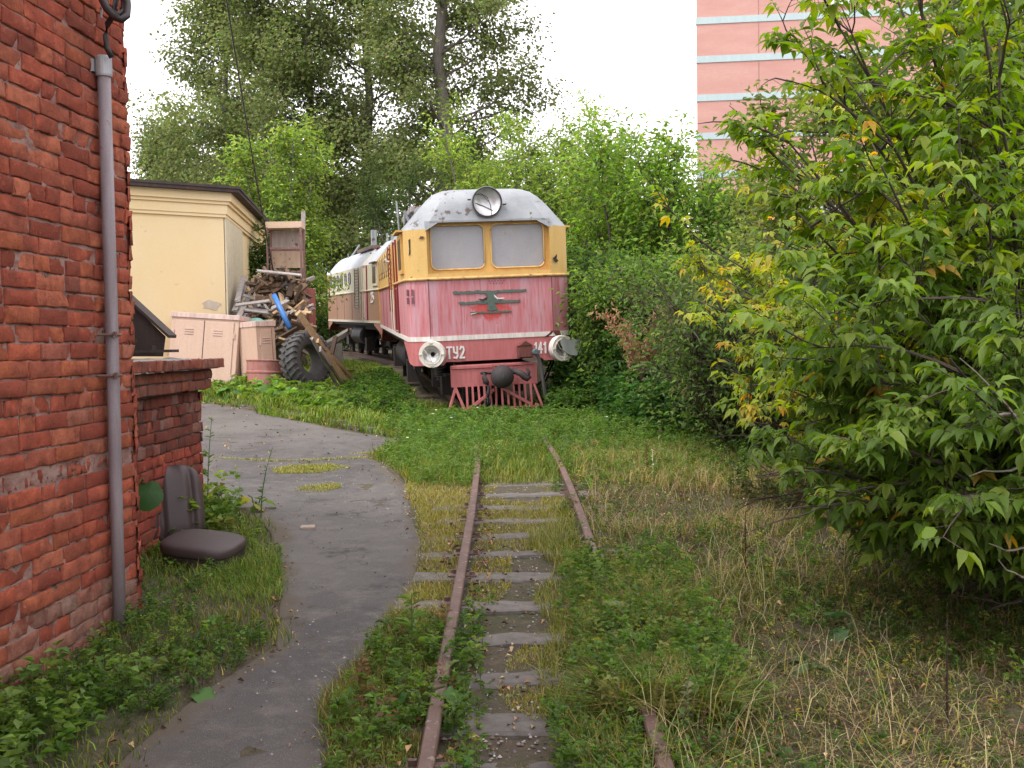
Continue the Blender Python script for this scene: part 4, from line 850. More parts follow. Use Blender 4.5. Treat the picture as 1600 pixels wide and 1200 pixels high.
# axis = local -Y (towards camera right), standing upright
mb = MB(); c = (0, 0, R0-.02); W = .40
prof_t = [(.30, -.15), (.29, -.10), (.30, -.16), (.34, -.19), (.46, -.20), (.54, -.185), (.575, -.14), (.585, 0), (.575, .14), (.54, .185), (.46, .2), (.34, .19), (.30, .16), (.285, .10), (.285, -.10), (.30, -.15)]
mb.lathe(prof_t, 56, c, (0, 1, 0)); mb.build('carcass', TYM, ty, smooth=True)
mb = MB()
for k in range(26):
    t = 2*math.pi*k/26
    for sg in (-1, 1):
        tt_ = t+(.12 if sg > 0 else 0)
        A_ = []
        for (yy_, dt, r_) in ((sg*.195, -.09, .555), (sg*.02, .08, .60)):
            A_.append((Vector((math.cos(tt_+dt)*r_, yy_, math.sin(tt_+dt)*r_))+Vector(c), Vector((math.cos(tt_+dt), 0, math.sin(tt_+dt)))))
        mb.bar(A_[0][0], A_[1][0], .062, .05, up=tuple(A_[0][1]))
        mb.bar(A_[0][0], A_[0][0]-A_[0][1]*.09+Vector((0, sg*.012, 0)), .03, .06, up=(0, 1, 0))
mb.build('tread_lugs', TYM, ty, bevel=.008)
ty.rotation_euler = (rad(-6), 0, rad(56)); ty.scale = (.84, .84, .84)
# loose timber helper
def wcol(kind):
    g = random.uniform(.8, 1.2)
    return {'grey': (.30*g, .27*g, .255*g), 'brown': (.19*g, .125*g, .08*g), 'fresh': (.45*g, .32*g, .18*g), 'dark': (.10*g, .07*g, .05*g), 'tan': (.42*g, .29*g, .17*g)}[kind]
def board(a, b, wd, th, kind, up=(0, 0, 1), warp=.0):
    a, b = Vector(a), Vector(b); mb = MB(); d = (b-a); L = d.length; d.normalize(); u = Vector(up)
    if abs(d.dot(u)) > .97: u = Vector((1, 0, 0))
    x = d.cross(u).normalized(); z = x.cross(d); n = max(2, int(L/.25)); vs = []; c = wcol(kind)
    for i in range(n+1):
        t = i/n; m_ = a+d*L*t+z*(warp*math.sin(t*3.1)); ww = wd*(1+random.gauss(0, .03)); 
        ce = .03 if i in (0, n) else 0
        for sx, sz in ((-1, -1), (-1, 1), (1, 1), (1, -1)): vs.append(m_+x*sx*ww/2+z*sz*th/2+d*random.gauss(0, ce*.5))
    fs = [(i*4+j, i*4+(j+1) % 4, (i+1)*4+(j+1) % 4, (i+1)*4+j) for i in range(n) for j in range(4)]+[(0, 1, 2, 3), (n*4+3, n*4+2, n*4+1, n*4)]
    mid = (a+b)/2; mb.add([v-mid for v in vs], fs, c); return mb, mid
def put_board(name, a, b, wd, th, kind, label, cat='board', group=None, **k):
    mb, mid = board(a, b, wd, th, kind, **k); o = mb.build(name, WOOD, loc=mid, bevel=.003); tag(o, label, cat, group); return o
def PP(px, py, d): return P(px, py, d)
# heap of scrap boards: a mound on the verge between the locker and the tyre
hc = base(435, 600); HB = Vector((hc.x, hc.y+1.6, gzf(hc.x, hc.y+1.6)))
def mound_h(px): return float(np.interp(px, [372, 385, 400, 425, 450, 470, 484], [500, 468, 440, 424, 424, 438, 500]))
Rb = random.Random(21)
lab_dark = 'short dark brown scrap timber in the upper part of the wood heap'
lab_low = 'short broken scrap timber in the lower part of the wood heap'
KN = {'grey': 'weathered grey', 'brown': 'dull brown', 'dark': 'nearly black', 'tan': 'light brown', 'fresh': 'fresh cut'}
for k in range(230):
    px = Rb.uniform(384, 478); top = mound_h(px); py = Rb.uniform(top, 545 if px > 425 else 520); d = 20.9+Rb.uniform(-.45, .7)-(py-420)/125*.9
    upper = py < 480
    c = P(px, py, d); L = Rb.uniform(.18, .55) if upper else Rb.uniform(.2, .6)
    az = Rb.uniform(0, 6.28); el = Rb.gauss(0, .5); v = Vector((math.cos(az)*math.cos(el), math.sin(az)*math.cos(el), math.sin(el)))*L/2
    kind = Rb.choice(['brown', 'dark', 'brown', 'dark', 'tan', 'grey'] if upper else ['grey', 'brown', 'tan', 'dark', 'grey', 'fresh'])
    random.seed(k+100)
    lab = KN[kind]+' timber '+('stub' if L < .3 else 'piece' if L < .45 else 'length')+' '+('on the crest' if py < top+14 else 'in the upper part' if py < 462 else 'in the middle' if py < 490 else 'in the lower part' if py < 518 else 'at the foot')+' of the heap '+('by the yellow wall' if px < 405 else 'left of the blue pole' if px < 428 else 'behind the blue pole' if px < 452 else 'near its right end')
    put_board('scrap_timber', c-v, c+v, Rb.uniform(.05, .11), Rb.uniform(.025, .07), kind, lab, 'timber', 'scrap timber in the heap', up=(Rb.gauss(0, 1), Rb.gauss(0, 1), 1))
# dark filler added inside the heap for the shade between the boards
mb = MB(); V_ = []; cx_, cy_ = P(432, 560, 21.2).x, 21.7
for j in range(9):
    for i in range(22):
        t = 2*math.pi*i/22; f = j/8; rx_, ry_ = .72*(1-f)**.6, .8*(1-f)**.6
        V_.append((cx_+rx_*math.cos(t)*(1+.1*math.sin(5*t+j)), cy_+ry_*math.sin(t), .75+1.75*f+random.gauss(0, .03)))
mb.add(V_, [(j*22+i, j*22+(i+1) % 22, (j+1)*22+(i+1) % 22, (j+1)*22+i) for j in range(8) for i in range(22)])
tag(mb.build('heap_shade_filler', paint('heap_shade_dark', (.045, .035, .028), (.08, .06, .045), scale=6, rust=.6, bstr=1), smooth=False), 'dark filler added as shade inside the pile of scrap timber', 'heap')
# fan of long weathered boards on the left
fan = [((372, 497), (398, 448)), ((378, 498), (404, 452)), ((385, 497), (412, 455)), ((392, 490), (407, 462)), ((366, 486), (386, 440)), ((371, 470), (381, 432))]
for k, (a, b) in enumerate(fan):
    put_board('weathered_board', PP(*a, 19.9+.05*k), PP(*b, 20.9+.03*k), .11, .028, 'grey', ['longest and widest spread silvery board of the fan by the yellow wall', 'second silvery board of the fan, close beside the first', 'silvery board standing in the middle of the fan', 'short silvery board at the right end of the fan', 'silvery board of the fan touching the yellow wall low down', 'small upright silvery board high against the yellow wall'][k], 'board', 'silvery boards fanned against the wall', up=(0, -1, .5))
for k, (a, b, wd, kind, lab) in enumerate([((368, 477), (421, 470), .10, 'grey', 'long grey board lying across the silvery board fan'), ((384, 483), (441, 491), .15, 'grey', 'broad grey plank lying level under the blue pole'), ((425, 482), (449, 470), .10, 'grey', 'grey plank end sticking up right behind the blue pole'),
        ((421, 486), (478, 493), .10, 'fresh', 'pale fresh cut board crossing behind the blue pole'), ((441, 511), (466, 516), .08, 'fresh', 'pale timber end at the foot of the blue pole'), ((427, 537), (487, 520), .07, 'dark', 'dark long batten along the bottom edge of the heap'), ((402, 423), (470, 430), .08, 'grey', 'long grey batten on top of the heap under the open frame'), ((398, 432), (418, 445), .05, 'brown', 'thin brown lath at the top left of the heap'), ((382, 462), (430, 476), .09, 'grey', 'grey board slanting down over the silvery fan'),
        ((478, 500), (452, 486), .05, 'fresh', 'thin yellow lath sticking out right of the blue pole')]):
    put_board('plank', PP(*a, 19.75+.06*k), PP(*b, 19.95+.05*k), wd, .03, kind, lab, 'plank', up=(0, -.6, 1))
mb = MB(); mb.tube([PP(428, 461, 19.6), PP(440.5, 487, 19.45), PP(453, 513, 19.3)], [.05, .052, .05], 10); tag(mb.build('blue_pole', paint('blue_plastic', (.045, .19, .52), (.035, .15, .42), rust=.85, rough=.4), smooth=True), 'short bright blue pole lying on the scrap wood heap', 'pole')
# timbers leaning beside the tyre
put_board('leaning_plank', PP(466, 489, b3.y-.15), base(552, 615), .11, .04, 'tan', 'long brown plank leaning beside the big tyre, broad and topmost', 'plank', up=(.3, -1, .3), warp=.03)
put_board('leaning_plank', PP(487, 528, b3.y-.25), base(530, 609), .05, .04, 'grey', 'thin grey strip leaning between the big tyre and the brown plank', 'plank', up=(.3, -1, .3))
put_board('leaning_plank', PP(500, 545, b3.y-.12), base(541, 609), .09, .035, 'grey', 'dark backed board lying just behind the long brown plank', 'plank', up=(.3, -1, .3))
put_board('leaning_plank', PP(496, 532, b3.y-.05), base(566, 608), .08, .035, 'tan', 'short brown plank splayed to the right of the long plank', 'plank', up=(.3, -1, .3))
for k, (a, b, lab) in enumerate([((528, 588), (560, 582), 'upper of two short boards sticking out behind the leaning planks'), ((530, 596), (557, 592), 'lower of two short boards sticking out behind the leaning planks')]):
    put_board('short_board', base(*a)+Vector((0, .3, .12+.03*k)), base(*b)+Vector((0, .2, .06)), .1, .03, 'brown', lab)
# open cabinet frame on the heap, posts, red cabinet
fr = empty('cabinet_frame', P(448, 448, 21.3), 'open rusty cabinet frame with pink top standing on the wood heap', 'cabinet')
FRM = paint('frame_rust', (.16, .08, .07), (.25, .15, .13), rust=.6, rough=.8, scale=6)
W_, D_, zt = .72, .36, 1.32
def frl(mb, name, mat): o = mb.build(name, mat, fr); return o
mb = MB(); mb.box((0, 0, zt-.06), (W_+.02, D_, .13)); frl(mb, 'top_panel', paint('faded_pink', (.62, .42, .36), (.55, .42, .25), rust=.6, rustc=(.5, .38, .22), scale=6))
mb = MB(); mb.box((0, D_/2-.01, zt-.33), (W_-.06, .012, .38)); frl(mb, 'back_panel', paint('grey_panel', (.36, .30, .26)))
mb = MB(); mb.box((0, D_/2-.01, zt-.74), (W_-.06, .012, .36)); frl(mb, 'back_panel', paint('beige_panel', (.5, .37, .25), (.4, .28, .2)))
for sx in (-1, 1):
    for sy in (-1, 1): mb = MB(); mb.box((sx*(W_/2-.015), sy*(D_/2-.015), zt/2-.06), (.035, .035, zt-.1)); frl(mb, 'post', FRM)
for z in (zt-.54, zt-1.02):
    for sy in (-1, 1): mb = MB(); mb.box((0, sy*(D_/2-.015), z), (W_-.06, .03, .035)); frl(mb, 'rail', FRM)
put_board('grey_post', PP(472, 500, 21.8), PP(474, 331, 21.9), .085, .05, 'grey', 'tall grey post standing behind the right edge of the cabinet frame', 'post', up=(0, 1, 0))
put_board('grey_post', PP(468, 490, 21.6), PP(468, 345, 21.7), .05, .04, 'brown', 'thinner brownish post standing close behind the cabinet frame', 'post', up=(0, 1, 0))
put_board('grey_board', PP(470, 442, 22.0), PP(490, 434, 22.2), .14, .07, 'grey', 'grey beam end resting above the red cabinet behind the heap', 'beam')
rcab = empty('red_cabinet', P(475, 545, 22.6), 'small faded red metal cabinet half hidden behind the wood heap', 'cabinet', rot=(0, 0, rad(-10)))
RC = paint('red_cabinet_paint', (.36, .13, .11), (.3, .1, .085), rust=.66)
mb = MB(); mb.box((.02, 0, .7), (.40, .4, 1.25)); mb.build('body', RC, rcab, bevel=.01); mb = MB(); mb.box((.03, -.21, .75), (.32, .02, 1.0)); mb.build('door', RC, rcab, bevel=.005)
# timbers propped by the second locomotive
put_board('propped_log', PP(497, 546, 24.5), PP(546, 517, 27.0), .13, .12, 'grey', 'grey log propped aslant below the brown locomotive', 'log')
put_board('propped_post', base(512, 580)+Vector((0, 0, 0)), PP(524, 527, 24.5), .10, .10, 'dark', 'dark short post standing under the slanting grey log', 'post', up=(0, 1, 0))
put_board('propped_post', base(548, 545), PP(545, 515, 26.5), .06, .06, 'dark', 'thin dark prop behind the slanting grey log near the wheels', 'post', up=(0, 1, 0))
mb = MB(); mb.prism([PP(518, 538, 27.2), PP(534, 536, 27.2), PP(536, 572, 27.2), PP(514, 572, 27.2)], (0, .1, 0)); tag(mb.build('concrete_slab', CEM), 'small pale concrete slab standing in grass below the brown locomotive', 'slab')
# overhead cable
oc = empty('overhead_cable', P(428, 425, 20.6), 'thin black cable hanging from above down onto the cabinet frame', 'cable')
mb = MB(); A0, A1 = P(344, -60, 11.5), P(428, 428, 20.6); n = 26
pts = [A0.lerp(A1, i/n)+Vector((0, 0, -.55*math.sin(math.pi*i/n)*.25)) for i in range(n+1)]; mb.tube(pts, [.0095+.004*i/n for i in range(n+1)], 6); local(mb.build('wire', CAB), oc)
mb = MB(); pts2 = [pts[12].lerp(pts[26], j/90)*1.0 for j in range(91)]
def cat(t): i = t*n; k = min(int(i), n-1); return pts[k].lerp(pts[k+1], i-k)
sp = [cat(.45+.55*j/90)+Vector((.018*math.cos(j*1.4), 0, .018*math.sin(j*1.4))) for j in range(91)]; mb.tube(sp, .007, 5); local(mb.build('wire_wrapping', CAB), oc)
# kerb
KM = paint('kerb_concrete', (.16, .145, .13), (.10, .09, .08), rust=.6, rustc=(.06, .055, .035), scale=3, rough=.95, bstr=.6)
mb = MB(); k0 = Vector((-1.25, 13.05, 0)); kd = Vector((-.661, .751, 0)); s_ = 0; Rk = random.Random(3)
while s_ < 11:
    L = Rk.uniform(.8, 1.1); a = k0+kd*s_; e_ = k0+kd*(s_+L-.015); s_ += L
    za, ze = gzf(a.x-.08, a.y-.09), gzf(e_.x-.08, e_.y-.09); j = Rk.gauss(0, .02)
    mb.bar((a.x+j, a.y+j, za-.03+Rk.gauss(0, .014)), (e_.x+j, e_.y+j, ze-.03+Rk.gauss(0, .014)), .10, .17)
o = mb.build('kerb', KM, bevel=.012); tag(o, kind='structure')
# ------------------------------------------------------------------ thrown out seat by the parapet
VIN = paint('brown_vinyl', (.042, .025, .025), (.062, .04, .04), streak=.9, rust=.72, rustc=(.14, .11, .11), rough=.55, scale=3, stretch=(1, 1, 1), bstr=.2)
def superq(mb, a, b, c, e1_, e2_, nu=40, nv=24, flute=0, M_=None, off=Vector((0, 0, 0))):
    sg = lambda v, e: math.copysign(abs(v)**e, v); vs = []
    for j in range(nv+1):
        ph = -math.pi/2+math.pi*j/nv
        for i in range(nu):
            th = 2*math.pi*i/nu
            x = a*sg(math.cos(ph), e1_)*sg(math.cos(th), e2_); y = b*sg(math.cos(ph), e1_)*sg(math.sin(th), e2_); z = c*sg(math.sin(ph), e1_)
            if flute: 
                y *= 1+.32*abs(math.sin(x/a*6.3))*(.3 if y > 0 else 1)
            v = Vector((x, y, z))
            if M_ is not None: v = M_ @ v
            vs.append(v+off)
    mb.add(vs, [(j*nu+i, j*nu+(i+1) % nu, (j+1)*nu+(i+1) % nu, (j+1)*nu+i) for j in range(nv) for i in range(nu)])
sb = base(262, 872); seat = empty('discarded_seat', sb, 'torn out brown vinyl vehicle seat lying in grass at the parapet foot', 'seat')
mb = MB(); Mr = rotm('Z', 33) @ rotm('X', -14); cc = P(270, 790, 6.95)
superq(mb, .20, .10, .275, .6, .5, flute=1, nu=96, M_=Mr, off=cc); local(mb.build('backrest', VIN, smooth=True), seat)
mb = MB(); Mb = Mr; superq(mb, .075, .13, .27, .75, .7, M_=Mr, off=cc+Mr @ Vector((-.20, -.06, .0))); local(mb.build('side_bolster', VIN, smooth=True), seat)
mb = MB(); c2_ = P(318, 851, 6.35); superq(mb, .245, .2, .052, .55, .62, M_=rotm('Z', -12) @ rotm('Y', 5) @ rotm('X', 6), off=c2_); cu = local(mb.build('cushion', VIN, smooth=True), seat)
mb = MB(); superq(mb, .235, .19, .05, .35, .6, M_=rotm('Z', -12) @ rotm('Y', 5) @ rotm('X', 6), off=c2_+Vector((0, .01, -.055))); local(mb.build('cushion_base', paint('dark_vinyl', (.035, .022, .022), rough=.6), smooth=True), seat)
# small loose pieces
def stone(px, py, s, col, label, name='stone', cat='stone', flat=.5, group=None, seed=0):
    R = random.Random(seed); b = base(px, py); mb = MB(); vs = []; n = 9
    for j in range(6):
        ph = -1.57+3.14*j/5
        for i in range(n):
            th = 2*math.pi*i/n; r = s*(1+R.gauss(0, .12)); vs.append((r*max(0, math.cos(ph))**.6*math.cos(th), r*.8*max(0, math.cos(ph))**.6*math.sin(th), s*flat*math.sin(ph)*(1+R.gauss(0, .1))))
    mb.add(vs, [(j*n+i, j*n+(i+1) % n, (j+1)*n+(i+1) % n, (j+1)*n+i) for j in range(5) for i in range(n)], col)
    o = mb.build(name, STONES, loc=b+Vector((0, 0, s*flat*.3)), bevel=0); o.rotation_euler.z = R.random()*6; tag(o, label, cat, group); return o
b = base(481, 829); mb = MB(); mb.box((0, 0, .01), (.105, .10, .05), rotm('Z', 6), (.34, .27, .22)); tag(mb.build('brick_fragment', STONES, loc=b, bevel=.008), 'flat square pale brick fragment lying on the asphalt path', 'brick')
stone(456, 812, .085, (.3, .24, .2), 'low rounded pale bump of stone beside the square brick fragment', flat=.12, seed=4)
stone(474, 838, .022, (.02, .02, .02), 'tiny black lump just below the square brick fragment', seed=5)
stone(641, 724, .05, (.32, .17, .15), 'reddish stone in the grass left of the rails', seed=6)
stone(650, 728, .045, (.34, .28, .22), 'tan stone touching the reddish stone left of the rails', seed=7)
stone(633, 710, .04, (.30, .20, .17), 'small pinkish stone at the far edge of the asphalt', seed=8)
stone(667, 821, .05, (.36, .30, .25), 'pale stone between the asphalt and the left rail', flat=.3, seed=9)
stone(1103, 742, .14, (.32, .27, .25), 'flat pale rubble stone in dry grass right of the rails', flat=.25, seed=10)
stone(1296, 797, .10, (.26, .24, .22), 'grey stone under the edge of the leafy tree', seed=11)
stone(877, 938, .04, (.28, .15, .15), 'purplish pebble beside the right rail in the grass', seed=12)
# ------------------------------------------------------------------ vegetation
LEAFF = attr_mat('far_leaf', .6, .5, spec=.2)
def vnoise(x, y, f=1.0, seed=0):
    r = np.random.default_rng(seed+99); out = 0
    for k in range(6):
        a = r.uniform(0, 6.28); w_ = f*r.uniform(.6, 1.8); out = out+np.sin(w_*(x*np.cos(a)+y*np.sin(a))+r.uniform(0, 6.28))
    return out/2.4       # about -1..1
def pal(n, cols, wts, jit=.15, r=rng):
    cols = np.array(cols, float); gm = cols[:, 1:2] > cols[:, 0:1]*1.02; cols = np.where(gm, cols*np.array([1.5, 1.18, 1.15]), cols); k = r.choice(len(cols), n, p=np.array(wts)/sum(wts)); c = cols[k]
    return np.clip(c*(1+r.normal(0, jit, (n, 1)))*(1+r.normal(0, jit*.35, (n, 3))), .004, 1)
def blades_geo(Pt, h, w_, lean, az, col):
    """grass blades: 5 vertices, one quad and one triangle stored as two quads"""
    n = len(Pt); dx, dy = np.cos(az), np.sin(az); sx, sy = -dy, dx
    V = np.empty((n, 5, 3)); mid = .55
    for j, (t, ww) in enumerate(((0, 1), (mid, .8))):
        ox = dx*h*lean*t**2; oy = dy*h*lean*t**2; oz = h*t*(1-.25*lean*t)
        for s, q in ((-1, 0), (1, 1)):
            V[:, j*2+q, 0] = Pt[:, 0]+ox+s*sx*w_*ww/2; V[:, j*2+q, 1] = Pt[:, 1]+oy+s*sy*w_*ww/2; V[:, j*2+q, 2] = Pt[:, 2]+oz
    V[:, 4, 0] = Pt[:, 0]+dx*h*lean; V[:, 4, 1] = Pt[:, 1]+dy*h*lean; V[:, 4, 2] = Pt[:, 2]+h*(1-.35*lean)
    b = np.arange(n)[:, None]*5; F = np.concatenate([b+[0, 1, 3], b+[0, 3, 2], b+[2, 3, 4]], 0)
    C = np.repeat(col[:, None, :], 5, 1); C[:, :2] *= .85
    return V.reshape(-1, 3), F, C.reshape(-1, 3)
def leaf_geo(Pt, D, N, L, W, col, shape='diamond', fold=.18, droop=.15):
    """Pt base, D unit axis, N approx normal, L length, W width"""
    D = D/np.linalg.norm(D, axis=1, keepdims=True); Sd = np.cross(D, N); Sd /= np.linalg.norm(Sd, axis=1, keepdims=True)+1e-9; N = np.cross(Sd, D)
    if shape == 'diamond': T = np.array([(0, 0, 0), (.42, -.5, fold), (1, 0, -droop), (.42, .5, fold)]); FT = np.array([(0, 1, 2), (0, 2, 3)])
    elif shape == 'leaf':
        T = np.array([(0, 0, 0), (.32, 0, -.02), (.66, 0, -.06), (1.02, 0, -.2), (.20, -.40, .10), (.52, -.40, .06), (.20, .40, .10), (.52, .40, .06), (.80, -.16, -.06), (.80, .16, -.06)])
        FT = np.array([(0, 4, 1), (4, 5, 1), (1, 5, 2), (5, 8, 2), (2, 8, 3), (0, 1, 6), (6, 1, 7), (1, 2, 7), (7, 2, 9), (2, 3, 9)])
        T[:, 2] -= (droop-.15)*T[:, 0]**2
    n, m = len(Pt), len(T); V = Pt[:, None, :]+D[:, None, :]*(T[None, :, 0:1]*L[:, None, None])+Sd[:, None, :]*(T[None, :, 1:2]*W[:, None, None])+N[:, None, :]*(T[None, :, 2:3]*L[:, None, None])
    F = (np.arange(n)[:, None, None]*m+FT[None]).reshape(-1, 3); C = np.repeat(col[:, None, :], m, 1)
    return V.reshape(-1, 3), F, C.reshape(-1, 3)
class Acc:
    def __init__(s): s.V = []; s.F = []; s.C = []; s.n = 0
    def add(s, g):
        V, F, C = g
        if len(V) == 0: return
        s.V.append(V); s.F.append(F+s.n); s.C.append(C); s.n += len(V)
    def build(s, name, mat, parent=None, smooth=False): return np_mesh(name, np.concatenate(s.V), np.concatenate(s.F), np.concatenate(s.C), mat, parent, smooth=smooth)
def rdir(n, zmu=0, zs=.5, r=rng):
    a = r.uniform(0, 2*np.pi, n); z = np.clip(r.normal(zmu, zs, n), -1, 1); q = np.sqrt(1-z*z); return np.stack([q*np.cos(a), q*np.sin(a), z], 1)
def not_path(x, y): return ~((x > path_l(y)+.03) & (x < path_r(y)-.02) & (y < 18) & ~((y > 9.9) & (x > path_r(y))))
def on_sleeper(x, y, m=.11):
    k = np.zeros(len(x), bool)
    for sy in syl:
        if sy < 9.3: k |= (np.abs(y-sy) < m) & (np.abs(x-track_x(y)) < .62)
    return k
def off_rail(x, y):
    dd = x-track_x(y); cover = np.where(dd < 0, (y > 9.1) | ((y > 4.0) & (y < 4.6)), (y > 11.2) | ((y > 3.85) & (y < 6.15))); return (np.abs(np.abs(dd)-.4) > .045) | cover
def blocked(x, y):
    """inside buildings and walls"""
    w1 = (y < 5.45) & (x < -2.0-.075*(5.4-y)+.02); w2 = (y < 7.75) & (x < -2.34)
    w3 = ((x+5.56)*.54+(y-20)*-.84 < 0.03) & ((x+5.56)*.993+(y-20)*.12 < .03)
    return w1 | w2 | w3
def sample(n, x0, x1, y0, y1, acc, r=rng, persp=True):
    """random ground points, denser near the camera"""
    if persp: u = r.uniform(0, 1, n); y = y0*(y1/y0)**u
    else: y = r.uniform(y0, y1, n)
    x = r.uniform(x0, x1, n); k = acc(x, y) & ~blocked(x, y); x, y = x[k], y[k]; return np.stack([x, y, gz(x, y)], 1)
G1, G2, G3 = (.075, .135, .022), (.12, .18, .03), (.05, .10, .02)
YG, ST, BRN = (.31, .29, .065), (.42, .34, .17), (.17, .12, .07)
GA = Acc()
def grass(n, box, acc, hr, wr, cols, wts, lean=(.2, .8), persp=True, hn=.5):
    Pt = sample(n, *box, acc, persp=persp); m = len(Pt)
    if not m: return
    h = rng.uniform(*hr, m)*(1+hn*vnoise(Pt[:, 0], Pt[:, 1], 3.1, 4)*.6); far = np.clip(Pt[:, 1]/7, 1, 2.2)
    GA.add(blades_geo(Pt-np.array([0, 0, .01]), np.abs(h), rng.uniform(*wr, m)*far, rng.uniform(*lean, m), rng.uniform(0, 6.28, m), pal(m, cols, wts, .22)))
def dist_r(x, y): return x-track_x(y)
lt = lambda a, b: (lambda x, y: (rng.uniform(0, 1, len(x)) < sst(a, b, vnoise(x, y, 2.3, 7)*.5+.5)))
# left patch below the wall
grass(60000, (-3, -1.0, 2.4, 9.4), lambda x, y: (x < path_l(y)-np.abs(rng.normal(0, .06, len(x)))+.05*(1+vnoise(x, y, 4, 1))) & (y < 9.5) & (rng.uniform(0, 1, len(x)) < .35+.65*sst(4.5, 6.0, y)), (.03, .09), (.003, .007), [G1, G2, G3, YG], [4, 4, 2, 1.5])
grass(17000, (-1.9, -1.05, 5.0, 7.2), lambda x, y: (x < path_l(y)+.02) & (((x+1.42)/.36)**2+((y-5.9)/.62)**2+rng.normal(0, .35, len(x)) < .85+.6*vnoise(x, y, 4, 2)), (.05, .15), (.003, .005), [(.08, .19, .025), (.12, .22, .04), YG, G1], [4, 3, 1.5, 2], (.4, 1.2), False)
# strip between path and left rail
grass(52000, (-1.0, -.34, 2.3, 6.4), lambda x, y: (x > path_r(y)+np.abs(rng.normal(0, .05, len(x)))-.05*(1+vnoise(x, y, 4, 3))) & off_rail(x, y) & (y < 5.3+.3*vnoise(x, y, 3, 3)), (.03, .11), (.003, .006), [G1, G2, YG, BRN, ST], [3, 3, 2, 1.8, 1.2])
grass(60000, (-1.7, -.34, 5.2, 10.5), lambda x, y: (x > path_r(y)+.0+np.abs(rng.normal(0, .05, len(x)))-.04*(1+vnoise(x, y, 3, 3))) & off_rail(x, y) & ~(on_sleeper(x, y, .07) & (vnoise(x, y, 4, 17) < -.15)), (.025, .075), (.003, .006), [YG, (.36, .31, .08), ST, G2, BRN], [4, 4, 2, 2, .5])
# between the rails: moss-like yellow green, gaps of soil
grass(95000, (-.36, .56, 2.3, 10.2), lambda x, y: (np.abs(dist_r(x, y)) < .39) & off_rail(x, y) & ~(on_sleeper(x, y, .075) & (vnoise(x, y, 5, 44) < .75-.75*sst(5.0, 9, y))) & ((vnoise(x, y, 4.2, 11) > .0-1.1*sst(4.5, 7, y)-.9*sst(.05, .3, dist_r(x, y)))), (.015, .05), (.003, .006), [YG, (.36, .30, .07), G2, BRN, ST], [5, 4, 2.6, .8, 1.4])
grass(16000, (.1, .56, 2.3, 8.0), lambda x, y: (dist_r(x, y) > .10+.12*vnoise(x, y, 3, 12)) & off_rail(x, y), (.05, .15), (.003, .005), [G1, G2, YG, ST], [3, 3, 3, 1.5], (.3, 1))
grass(1800, (-.3, .5, 2.3, 9.0), lambda x, y: on_sleeper(x, y, .085) & (vnoise(x, y, 4, 5) > .35), (.02, .06), (.003, .005), [YG, G2], [1, 1])
# the dry meadow right of the rails
dry = lambda x, y: (dist_r(x, y) > .46)
grass(120000, (.5, 7.5, 2.2, 11.5), lambda x, y: dry(x, y) & (rng.uniform(0, 1, len(x)) < .95-.5*sst(2.6, 5, x)), (.02, .10), (.003, .006), [ST, (.26, .19, .11), YG, G2, BRN, G1, (.10, .08, .05)], [3, 3, 3, 3, 3, 2.6, 1.8], (.5, 1.6))
grass(46000, (.5, 3.2, 2.2, 6.5), lambda x, y: dry(x, y) & (vnoise(x, y, 2.1, 21) > .0), (.02, .09), (.003, .005), [G1, G2, YG, G3], [3, 3, 2, 2], (.3, 1.1))
grass(2600, (.35, 2.6, 3.0, 8.5), lambda x, y: (dist_r(x, y) > .3) & (vnoise(x, y, 1.9, 31) > .2), (.14, .34), (.0025, .004), [ST, (.42, .35, .2), YG], [4, 3, 2], (.5, 1.2))
grass(30000, (.6, 5.5, 7.0, 12.5), lambda x, y: dry(x, y) & (vnoise(x, y, 1.2, 41) > -.0), (.08, .22), (.003, .005), [ST, (.36, .26, .13), YG, G2], [4, 3, 3, 1.5], (.3, 1.0))
grass(110000, (.45, 7.5, 2.2, 11.5), lambda x, y: (dist_r(x, y) > .42), (.02, .055), (.003, .006), [BRN, (.22, .16, .09), (.13, .13, .04), ST, (.09, .12, .03), (.08, .06, .04)], [3, 3, 3, 1.6, 3, 2], (1.2, 2.4))
grass(32000, (.32, .8, 3.85, 6.2), lambda x, y: (dist_r(x, y) > .25) & (y > 3.85) & (y < 6.2), (.08, .24), (.003, .005), [G1, G2, YG, ST], [2, 2, 3, 2.5], (.4, 1.2))
# green beyond, around the engine
grass(120000, (-3.4, 6.5, 9.2, 17.5), lambda x, y: (x > path_r(y)+np.abs(rng.normal(0, .06, len(x)))-.06*(1+vnoise(x, y, 3, 3))) & ~((kerb_d(x, y) > 0) & (dist_r(x, y) < -1.5)) , (.05, .2), (.004, .007), [G1, G2, (.10, .2, .035), YG], [4, 4, 3, 1.6], (.2, .9), False)
# verge lawn left of the engines
grass(120000, (-8, -1.0, 12.6, 30), lambda x, y: (kerb_d(x, y) > -.12+.1*vnoise(x, y, 3, 8)) & (dist_r(x, y) < -1.0), (.06, .19), (.005, .009), [(.10, .21, .03), (.14, .24, .045), G1, YG], [4, 3, 2.5, 1.2], (.3, 1.0), True)
# grass tongues in the yard
for (qx, qy, a_, b_, n_) in ((-2.05, 10.4, .42, .28, 5000), (-1.75, 9.1, .2, .22, 2600), (-2.6, 11.1, 1.4, .06, 2200), (-3.9, 10.55, 1.2, .05, 900), (-1.6, 11.5, .35, .1, 1500)):
    grass(n_, (qx-a_, qx+a_, qy-b_, qy+b_), lambda x, y: ((x-qx)/a_)**2+((y-qy)/b_)**2 < 1+.5*vnoise(x, y, 6, 9), (.02, .06), (.004, .006), [YG, G2, ST], [4, 3, 1], (.3, 1), False)
tag(GA.build('grass', GRASS), 'short green and straw coloured grass growing over the yard and along the rails', 'grass', kind='stuff')
